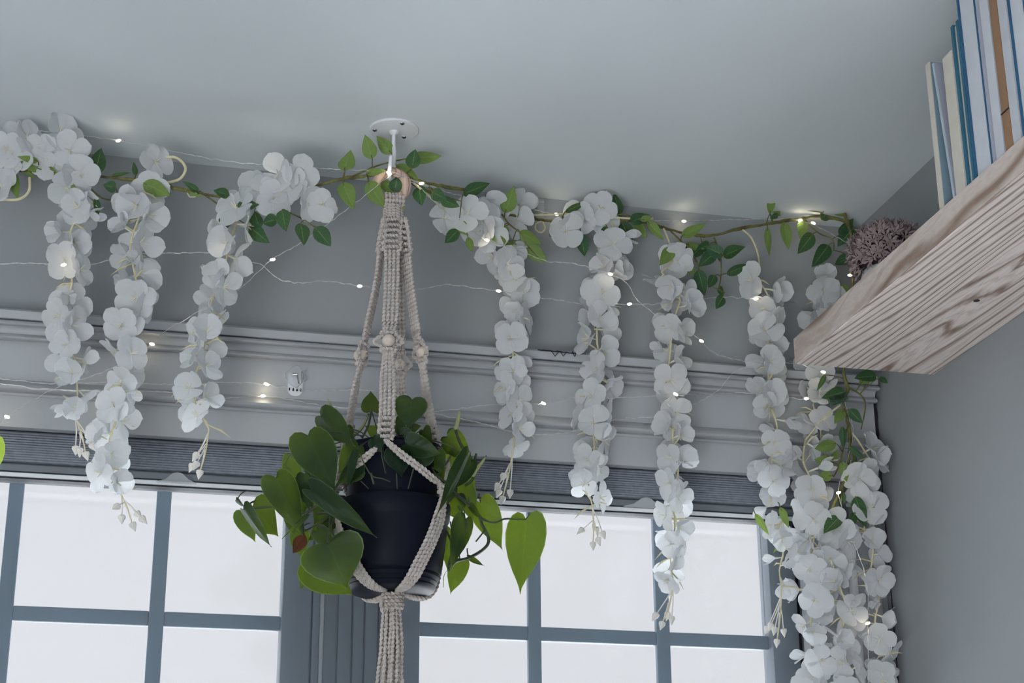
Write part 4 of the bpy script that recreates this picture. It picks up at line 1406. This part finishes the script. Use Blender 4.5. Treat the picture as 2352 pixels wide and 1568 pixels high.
G2L = [
    (1012, 456, 1056, 475, 26, 'd'), (1064, 445, 1127, 421, 32, 'd'), (1022, 470, 1052, 490, 22, 'd'), (1160, 488, 1181, 428, 37, 'l'), (1053, 528, 1022, 558, 28, 'd'), (1055, 510, 1073, 540, 28, 'l'), (1075, 545, 1085, 581, 18, 'l'), (1130, 500, 1147, 523, 22, 'l'), (1160, 515, 1158, 562, 24, 'l'), (1128, 538, 1140, 557, 10, 'l'), (1178, 552, 1157, 608, 33, 'l'), (1194, 532, 1244, 562, 32, 'l'), (1208, 566, 1258, 602, 36, 'l'), (1281, 520, 1263, 542, 28, 'd'), (1298, 486, 1349, 463, 18, 'd'),
    (1387, 488, 1356, 441, 36, 'd'), (1424, 492, 1410, 443, 27, 'd'), (1448, 510, 1493, 492, 34, 'd'), (1458, 512, 1486, 545, 30, 'l'), (1472, 506, 1497, 497, 16, 'l'), (1487, 508, 1525, 551, 25, 'l'), (1430, 512, 1451, 561, 36, 'd'), (1394, 520, 1377, 567, 24, 'd'), (1334, 542, 1344, 589, 32, 'd'), (1566, 542, 1621, 514, 26, 'l'), (1661, 585, 1619, 566, 34, 'd'), (1661, 587, 1712, 567, 34, 'd'), (1642, 580, 1604, 613, 33, 'd'), (1613, 565, 1584, 593, 30, 'd'), (1576, 560, 1618, 573, 20, 'l'), (1544, 570, 1514, 611, 32, 'l'), (1604, 620, 1619, 679, 33, 'd'), (1642, 632, 1627, 662, 24, 'd'), (1574, 610, 1599, 629, 22, 'l'), (1669, 628, 1720, 608, 26, 'd'), (1652, 657, 1660, 682, 16, 'd'), (1661, 680, 1644, 709, 26, 'd'), (1600, 640, 1602, 682, 26, 'd'), (1630, 560, 1600, 575, 26, 'd'),
    (1768, 490, 1776, 426, 20, 'l'), (1811, 467, 1802, 428, 34, 'l'), (1775, 475, 1793, 496, 18, 'l'), (1787, 492, 1768, 501, 16, 'd'), (1763, 522, 1766, 588, 18, 'l'), (1800, 510, 1812, 574, 28, 'l'), (1846, 505, 1840, 552, 30, 'l'), (1867, 537, 1834, 582, 38, 'd'), (1903, 563, 1867, 612, 38, 'd'), (1888, 505, 1912, 463, 34, 'd'), (1905, 473, 1942, 497, 28, 'l'), (1962, 522, 1924, 566, 42, 'd'), (1955, 590, 1917, 608, 32, 'd'), (1858, 470, 1902, 461, 14, 'l'), (1930, 540, 1960, 500, 30, 'd'),
]
G2R = [
    dict(pts=[(1160, 560), (1150, 600), (1190, 640), (1192, 700), (1180, 770), (1178, 830), (1172, 880), (1188, 940), (1183, 990), (1178, 1030)], Y=2.53, tip=(1155, 1140), size=0.0305, spread=0.012, dens=0.0175),
    dict(pts=[(1412, 530), (1405, 580), (1395, 630), (1380, 690), (1372, 740), (1372, 790), (1382, 850), (1370, 920), (1362, 980), (1365, 1040), (1350, 1100), (1360, 1160)], Y=2.54, tip=(1362, 1245), lead=[(1400, 508, 2.56), (1408, 518, 2.55)]),
    dict(pts=[(1520, 625), (1545, 660), (1562, 690), (1545, 740), (1540, 800), (1535, 870), (1548, 940), (1545, 1010), (1558, 1080), (1545, 1140), (1550, 1210), (1540, 1280), (1548, 1340)], Y=2.53, tip=(1522, 1428), lead=[(1522, 520, 2.56), (1538, 560, 2.55), (1545, 600, 2.54)]),
    dict(pts=[(1735, 640), (1765, 680), (1757, 740), (1765, 800), (1765, 860), (1770, 930), (1785, 980), (1775, 1040), (1768, 1100), (1770, 1160)], Y=2.53, tip=None, lead=[(1705, 527, 2.56), (1725, 545, 2.55), (1740, 580, 2.54), (1745, 615, 2.535)]),
]
G2B = [(1020, 500), (1075, 490), (1108, 502), (1130, 478), (1192, 470), (1187, 505), (1122, 535), (1105, 525), (1308, 515), (1335, 500), (1378, 478), (1300, 530), (1385, 505), (1555, 585), (1555, 600)]
G2T = [([(950, 420, 2.42), (985, 450, 2.43), (1020, 480, 2.45)], 0.0018), ([(1200, 495, 2.55), (1260, 493, 2.565), (1330, 490, 2.56), (1420, 500, 2.55), (1500, 502, 2.555)], 0.0017), ([(1245, 508, 2.58), (1231, 514, 2.575), (1231, 528, 2.572), (1243, 534, 2.572), (1252, 524, 2.575), (1247, 509, 2.58)], 0.0013)]
garland(P(1480, 510, 2.56), 'white flower garland right of the ring, clipped along the wall to the corner', G2V, G2S, G2L, G2R, G2B, G2T)

G3V = [(1935, 480, 2.545), (1958, 560, 2.54), (1955, 700, 2.54), (1938, 830, 2.535), (1940, 870, 2.53), (1948, 893, 2.53), (1938, 925, 2.53), (1950, 985, 2.53), (1950, 1050, 2.525), (1936, 1110, 2.52), (1915, 1160, 2.52), (1893, 1215, 2.52)]
G3S = [[(1948, 890), (1975, 905), (1988, 930), (1978, 985)], [(1945, 985), (1930, 1060), (1915, 1095)], [(1955, 1000), (1960, 1060), (1965, 1135), (1975, 1150)], [(1936, 1110), (1932, 1160), (1935, 1200)]]
G3L = [
    (1896, 861, 1877, 897, 13, 'd'), (1941, 899, 1890, 912, 32, 'd'), (1938, 942, 1916, 973, 25, 'l'), (1950, 940, 1980, 971, 26, 'd'), (1920, 1018, 1868, 1032, 28, 'l'), (1908, 1059, 1870, 1055, 28, 'l'), (1911, 1092, 1877, 1094, 26, 'l'), (1935, 980, 1938, 1030, 18, 'd'), (1950, 1025, 1987, 1053, 16, 'd'), (1933, 1060, 1946, 1107, 25, 'l'), (1965, 1045, 1952, 1110, 14, 'd'), (1929, 1186, 1892, 1223, 35, 'd'), (1935, 1130, 1930, 1167, 20, 'd'), (1965, 1140, 1987, 1212, 37, 'd'), (1952, 1198, 1968, 1176, 24, 'd'), (2012, 862, 1962, 869, 34, 'd'), (1996, 858, 1973, 884, 26, 'l'), (1930, 655, 1950, 682, 26, 'l'), (1735, 1180, 1766, 1228, 16, 'l'), (1792, 1165, 1812, 1212, 18, 'l'), (1955, 630, 1972, 600, 30, 'd'), (1800, 1240, 1775, 1270, 10, 'l'), (2020, 866, 2040, 880, 14, 'd'), (1912, 1062, 1925, 1030, 18, 'l'),
]
G3R = [
    dict(pts=[(1890, 630), (1895, 670), (1880, 730), (1875, 800), (1880, 870), (1868, 930), (1885, 990), (1880, 1050)], Y=2.55, tip=None, size=0.031),
    dict(pts=[(1850, 1010), (1845, 1060), (1865, 1110), (1860, 1170), (1870, 1230), (1858, 1300), (1870, 1370), (1862, 1430), (1872, 1500), (1865, 1570), (1870, 1640)], Y=2.535, tip=None, spread=0.017, lead=[(1930, 930, 2.53), (1890, 960, 2.53)]),
    dict(pts=[(1800, 1190), (1785, 1220), (1800, 1260), (1790, 1310), (1795, 1345)], Y=2.52, tip=(1785, 1468), size=0.028, spread=0.011),
    dict(pts=[(1915, 1190), (1930, 1240), (1910, 1290), (1930, 1350), (1945, 1410), (1925, 1470), (1950, 1530), (1940, 1600)], Y=2.52, tip=None, spread=0.016, lead=[(1915, 1160, 2.52), (1915, 1175, 2.52)]),
    dict(pts=[(1995, 1050), (1985, 1110), (2000, 1170), (1985, 1215), (2005, 1260), (2000, 1320), (2020, 1370), (2010, 1430), (2030, 1490), (2025, 1550), (2035, 1620)], Y=2.53, tip=None, size=0.031, spread=0.013, dens=0.019, lead=[(1950, 985, 2.53), (1970, 1010, 2.53)]),
]
G3B = [(1890, 665), (1910, 690), (1975, 1100), (1985, 1090), (2000, 1030)]
garland(P(1950, 985, 2.53), 'white flower garland hanging down the corner behind the shelf end', G3V, G3S, G3L, G3R, G3B, [])

# ------------------------------------------------------------------ fairy lights
RUNS = [
    [(-420, 262, 2.592), (-200, 278, 2.55), (-30, 288, 2.50), (0, 292, 2.50), (130, 305, 2.49), (272, 323, 2.49), (400, 348, 2.47), (520, 370, 2.45), (630, 379, 2.44), (760, 388, 2.42), (880, 393, 2.392), (905, 396, 2.385), (968, 421, 2.40), (1060, 450, 2.45), (1150, 462, 2.50), (1240, 484, 2.575), (1278, 492, 2.575), (1400, 502, 2.575), (1490, 505, 2.58), (1571, 508, 2.58), (1700, 504, 2.58), (1838, 506, 2.555), (1950, 560, 2.55)],
    [(-420, 590, 2.592), (-200, 606, 2.57), (-30, 604, 2.55), (0, 605, 2.55), (115, 606, 2.54), (170, 612, 2.50), (225, 604, 2.50), (290, 585, 2.50), (345, 580, 2.50), (420, 581, 2.49), (505, 581, 2.46), (560, 596, 2.47), (600, 608, 2.48), (640, 640, 2.48), (695, 650, 2.48), (750, 645, 2.49), (826, 657, 2.49), (920, 667, 2.50), (985, 661, 2.50), (1030, 654, 2.51), (1145, 668, 2.51), (1220, 680, 2.54), (1290, 690, 2.55), (1350, 700, 2.55), (1400, 700, 2.52), (1446, 698, 2.51), (1500, 698, 2.51), (1580, 692, 2.52), (1650, 682, 2.55), (1738, 686, 2.51), (1830, 695, 2.56)],
    [(905, 398, 2.385), (878, 416, 2.375), (830, 455, 2.40), (768, 502, 2.42), (700, 553, 2.44), (626, 595, 2.45), (555, 660, 2.48), (500, 690, 2.50), (430, 730, 2.53), (380, 760, 2.54), (347, 791, 2.54), (290, 830, 2.53), (215, 862, 2.54), (140, 886, 2.54), (70, 922, 2.545), (16, 957, 2.545), (-30, 990, 2.55), (-200, 1010, 2.555), (-400, 990, 2.565)],
    [(-420, 850, 2.565), (-200, 868, 2.562), (-30, 866, 2.56), (0, 870, 2.56), (60, 875, 2.56), (130, 880, 2.56), (260, 878, 2.56), (370, 882, 2.56), (520, 878, 2.56), (612, 882, 2.561), (634, 888, 2.561), (676, 889, 2.560), (700, 898, 2.561), (730, 898, 2.561), (790, 895, 2.56), (860, 896, 2.56)],
    [(-420, 868, 2.565), (-200, 885, 2.55), (-30, 880, 2.545), (0, 882, 2.545), (40, 884, 2.545), (70, 891, 2.545), (140, 895, 2.545), (250, 897, 2.53), (320, 898, 2.53), (400, 902, 2.53), (500, 914, 2.54), (604, 909, 2.556), (670, 918, 2.555), (740, 932, 2.56), (800, 936, 2.55), (900, 940, 2.55), (1000, 943, 2.55), (1060, 938, 2.55), (1110, 931, 2.55), (1180, 926, 2.52), (1248, 926, 2.54), (1350, 908, 2.55), (1420, 912, 2.53), (1500, 910, 2.53), (1550, 905, 2.505), (1620, 906, 2.54), (1700, 902, 2.55), (1780, 910, 2.52), (1852, 916, 2.515), (1935, 911, 2.52)],
    [(905, 398, 2.385), (962, 428, 2.40), (1010, 475, 2.43), (1060, 515, 2.47), (1118, 551, 2.48), (1180, 570, 2.50), (1250, 598, 2.51), (1320, 606, 2.51), (1402, 629, 2.505), (1440, 650, 2.515), (1465, 690, 2.515), (1530, 738, 2.515), (1580, 762, 2.52), (1611, 783, 2.52), (1640, 810, 2.525), (1680, 823, 2.53), (1740, 832, 2.505), (1830, 835, 2.54), (1892, 854, 2.515)],
    [(1730, 842, 2.525), (1690, 850, 2.53), (1650, 895, 2.535), (1610, 920, 2.54), (1570, 935, 2.54)],
    [(995, 950, 2.555), (1040, 958, 2.555), (1100, 970, 2.555), (1150, 984, 2.55), (1230, 998, 2.55), (1310, 992, 2.55), (1390, 968, 2.54), (1450, 960, 2.55), (1520, 956, 2.54)],
    [(1935, 911, 2.52), (1960, 990, 2.52), (1945, 1060, 2.515), (1926, 1131, 2.505), (1960, 1240, 2.51), (1992, 1340, 2.51), (1993, 1430, 2.51), (1994, 1500, 2.51), (1995, 1600, 2.51)],
]
BULBS = [(272, 323, 2.49), (630, 379, 2.44), (893, 397, 2.380), (968, 421, 2.40), (1278, 492, 2.575), (1571, 508, 2.58), (1838, 506, 2.555), (146, 608, 2.44), (505, 582, 2.45), (826, 657, 2.49), (1145, 668, 2.51), (1446, 698, 2.51), (1736, 686, 2.505), (626, 596, 2.45), (349, 790, 2.54), (16, 957, 2.545), (612, 882, 2.559), (604, 909, 2.553), (240, 900, 2.54), (1248, 926, 2.535), (1552, 905, 2.48), (1852, 915, 2.50), (1118, 551, 2.475), (1402, 629, 2.50), (1611, 783, 2.52), (1891, 854, 2.50), (1926, 1131, 2.50), (1952, 632, 2.53), (1993, 1431, 2.49), (1868, 512, 2.56)]
fairy = thing('fairy_light_string', P(905, 398, 2.385), 'thin silver wire fairy lights with warm bulbs strung across the wall', 'string lights')
for run in RUNS:
    p_ = spline([P(*q) for q in run], 0.006)
    p_ = [p + Vector((R.uniform(-.0005, .0005), R.uniform(-.0008, .0008), R.uniform(-.0009, .0009))) for p in p_]
    p_ = spline(p_, 0.003)
    mb = MB()
    mb.tube(p_, 0.0004, 6)
    mb.tube([p + Vector((0, 0, 0.0009 * math.sin(i * 0.9))) + Vector((0, 0.0009 * math.cos(i * 0.9), 0)) for i, p in enumerate(p_)], 0.0003, 5)
    part('wire', mb, M['wire'], fairy)
mb = MB(); mb.lathe([(0.0003, -0.0040), (0.0016, -0.0030), (0.0021, -0.0008), (0.0021, 0.0012), (0.0014, 0.0032), (0.0003, 0.0042)], (0, 0, 0), 10, cap=True)
bme = mb.mesh('bulb', M['bulb'])
for q in BULBS:
    a = R.uniform(-0.4, 0.4)
    inst('bulb', bme, Matrix.Translation(P(*q)) @ Matrix.Rotation(PI / 2 + a, 4, 'Y'), fairy)

# ------------------------------------------------------------------ small fittings
ahp = P(679, 865, 2.5735)
ah = thing('adhesive_hook', ahp + Vector((0, 0, -0.03)), 'clear square adhesive hook stuck on the white frieze', 'hook')
Tx = Vector((1, 0, 0)); Tz = Vector((0, 0, 1))
mb = MB()
hs = 0.0185
pts = []
for k in range(4):
    a = PI / 2 * k
    for e_ in (-0.16, 0.16):
        pts.append((math.cos(a + e_) * hs * 1.0, math.sin(a + e_) * hs * 1.0))
n = len(pts)
mb.add([ahp + Vector((x, -0.0006, z)) for x, z in pts] + [ahp + Vector((x * 0.94, -0.0032, z * 0.94)) for x, z in pts] + [ahp + Vector((x, 0.0012, z)) for x, z in pts],
       [tuple(range(n, 2 * n))[::-1]] + [(i, (i + 1) % n, n + (i + 1) % n, n + i) for i in range(n)] + [(2 * n + i, 2 * n + (i + 1) % n, (i + 1) % n, i) for i in range(n)])
part('pad', mb, M['clearpad'], ah, False, label='clear square pad set on its corner')
mb = MB()
lw = 0.0115
out = [(-lw, 0.006), (lw, 0.006), (lw, -0.022)] + [(lw * math.cos(a), -0.022 - 0.010 * math.sin(a)) for a in [PI * k / 8 for k in range(1, 8)]] + [(-lw, -0.022)]
n = len(out)
mb.add([ahp + Vector((x, 0.0008, z)) for x, z in out] + [ahp + Vector((x, 0.0000, z)) for x, z in out], [tuple(range(n, 2 * n))[::-1], tuple(range(n))] + [(i, (i + 1) % n, n + (i + 1) % n, n + i) for i in range(n)])
tabo = part('backing_tab', mb, M['white'], ah, False, label='white backing tab with black arrows')
for i in range(4):
    cxa = ahp + Vector((-0.0088 + i * 0.0059, -0.0003, -0.0215))
    s = 0.0048
    f = 0.55 if i == 0 else 1.0
    a_ = [(-0.22, 0.5), (0.22, 0.5), (0.22, -0.05), (0.5 * f, -0.05), (0, -0.55), (-0.5 * f, -0.05), (-0.22, -0.05)]
    mb = MB(); mb.add([cxa + Vector((x * s * 1.0, 0, z * s * 1.05)) for x, z in a_], [tuple(range(7))]); part('arrow', mb, M['black'], tabo, False)
mb = MB()
c = ahp + Vector((0.001, -0.0035, 0.002))
mb.tube([c + Vector((-0.006, 0.0, 0)), c + Vector((0.001, -0.002, 0))], 0.0022, 10)
mb.tube(spline([c + Vector((0, -0.002, 0)), c + Vector((0.002, -0.004, -0.008)), c + Vector((0.003, -0.006, -0.015)), c + Vector((0.0045, -0.011, -0.018)), c + Vector((0.006, -0.014, -0.012)), c + Vector((0.006, -0.014, -0.001)), c + Vector((0.0075, -0.0135, 0.002)), c + Vector((0.0088, -0.013, -0.001)), c + Vector((0.0085, -0.0135, -0.012))], 0.002), 0.0010, 8)
part('metal_hook', mb, M['chrome'], ah)


def clip(name, px, py, Y, mat, label, rot=0.0):
    c = P(px, py, Y)
    t = thing(name, c, label, 'clip')
    Rm = Matrix.Rotation(rot, 3, 'Y')

    def bx(mbx, a, b_):
        m2 = MB(); m2.box(a, b_, bevel=0.0004)
        mbx.add([c + Rm @ v for v in m2.v], m2.f)
    for s in (-1, 1):
        mb = MB()
        bx(mb, (-0.007, s * 0.0035 - 0.0008, -0.016), (0.007, s * 0.0035 + 0.0008, 0.017))
        bx(mb, (-0.007, s * 0.0035 - 0.0015, 0.010), (0.007, s * 0.0035 + 0.0015, 0.017))
        part('jaw', mb, mat, t, False)
    mb = MB()
    pr = [c + Rm @ Vector((-0.0055 + 0.011 * k / 30, 0.003 * math.cos(k * 1.3), 0.001 + 0.003 * math.sin(k * 1.3))) for k in range(31)]
    mb.tube(pr, 0.0006, 6)
    for zq in (-0.008, 0.006):
        mb.tube([c + Rm @ Vector((-0.0068, -0.005, zq)), c + Rm @ Vector((0.0068, -0.005, zq))], 0.0006, 6)
    for xq in (-0.0066, 0.0066):
        mb.tube([c + Rm @ Vector((xq, -0.0048, -0.015)), c + Rm @ Vector((xq, -0.0048, 0.016))], 0.0007, 6)
    part('spring', mb, M['chrome'] if mat is M['clear'] else mat, t)
    return t


clip('garland_clip', 1241, 480, 2.588, M['clear'], 'small clear plastic clip on the wall just below the ceiling')
clip('garland_clip', 1924, 917, 2.515, M['cleargreen'], 'green tinted clear clip gripping the vine under the shelf', rot=1.2)
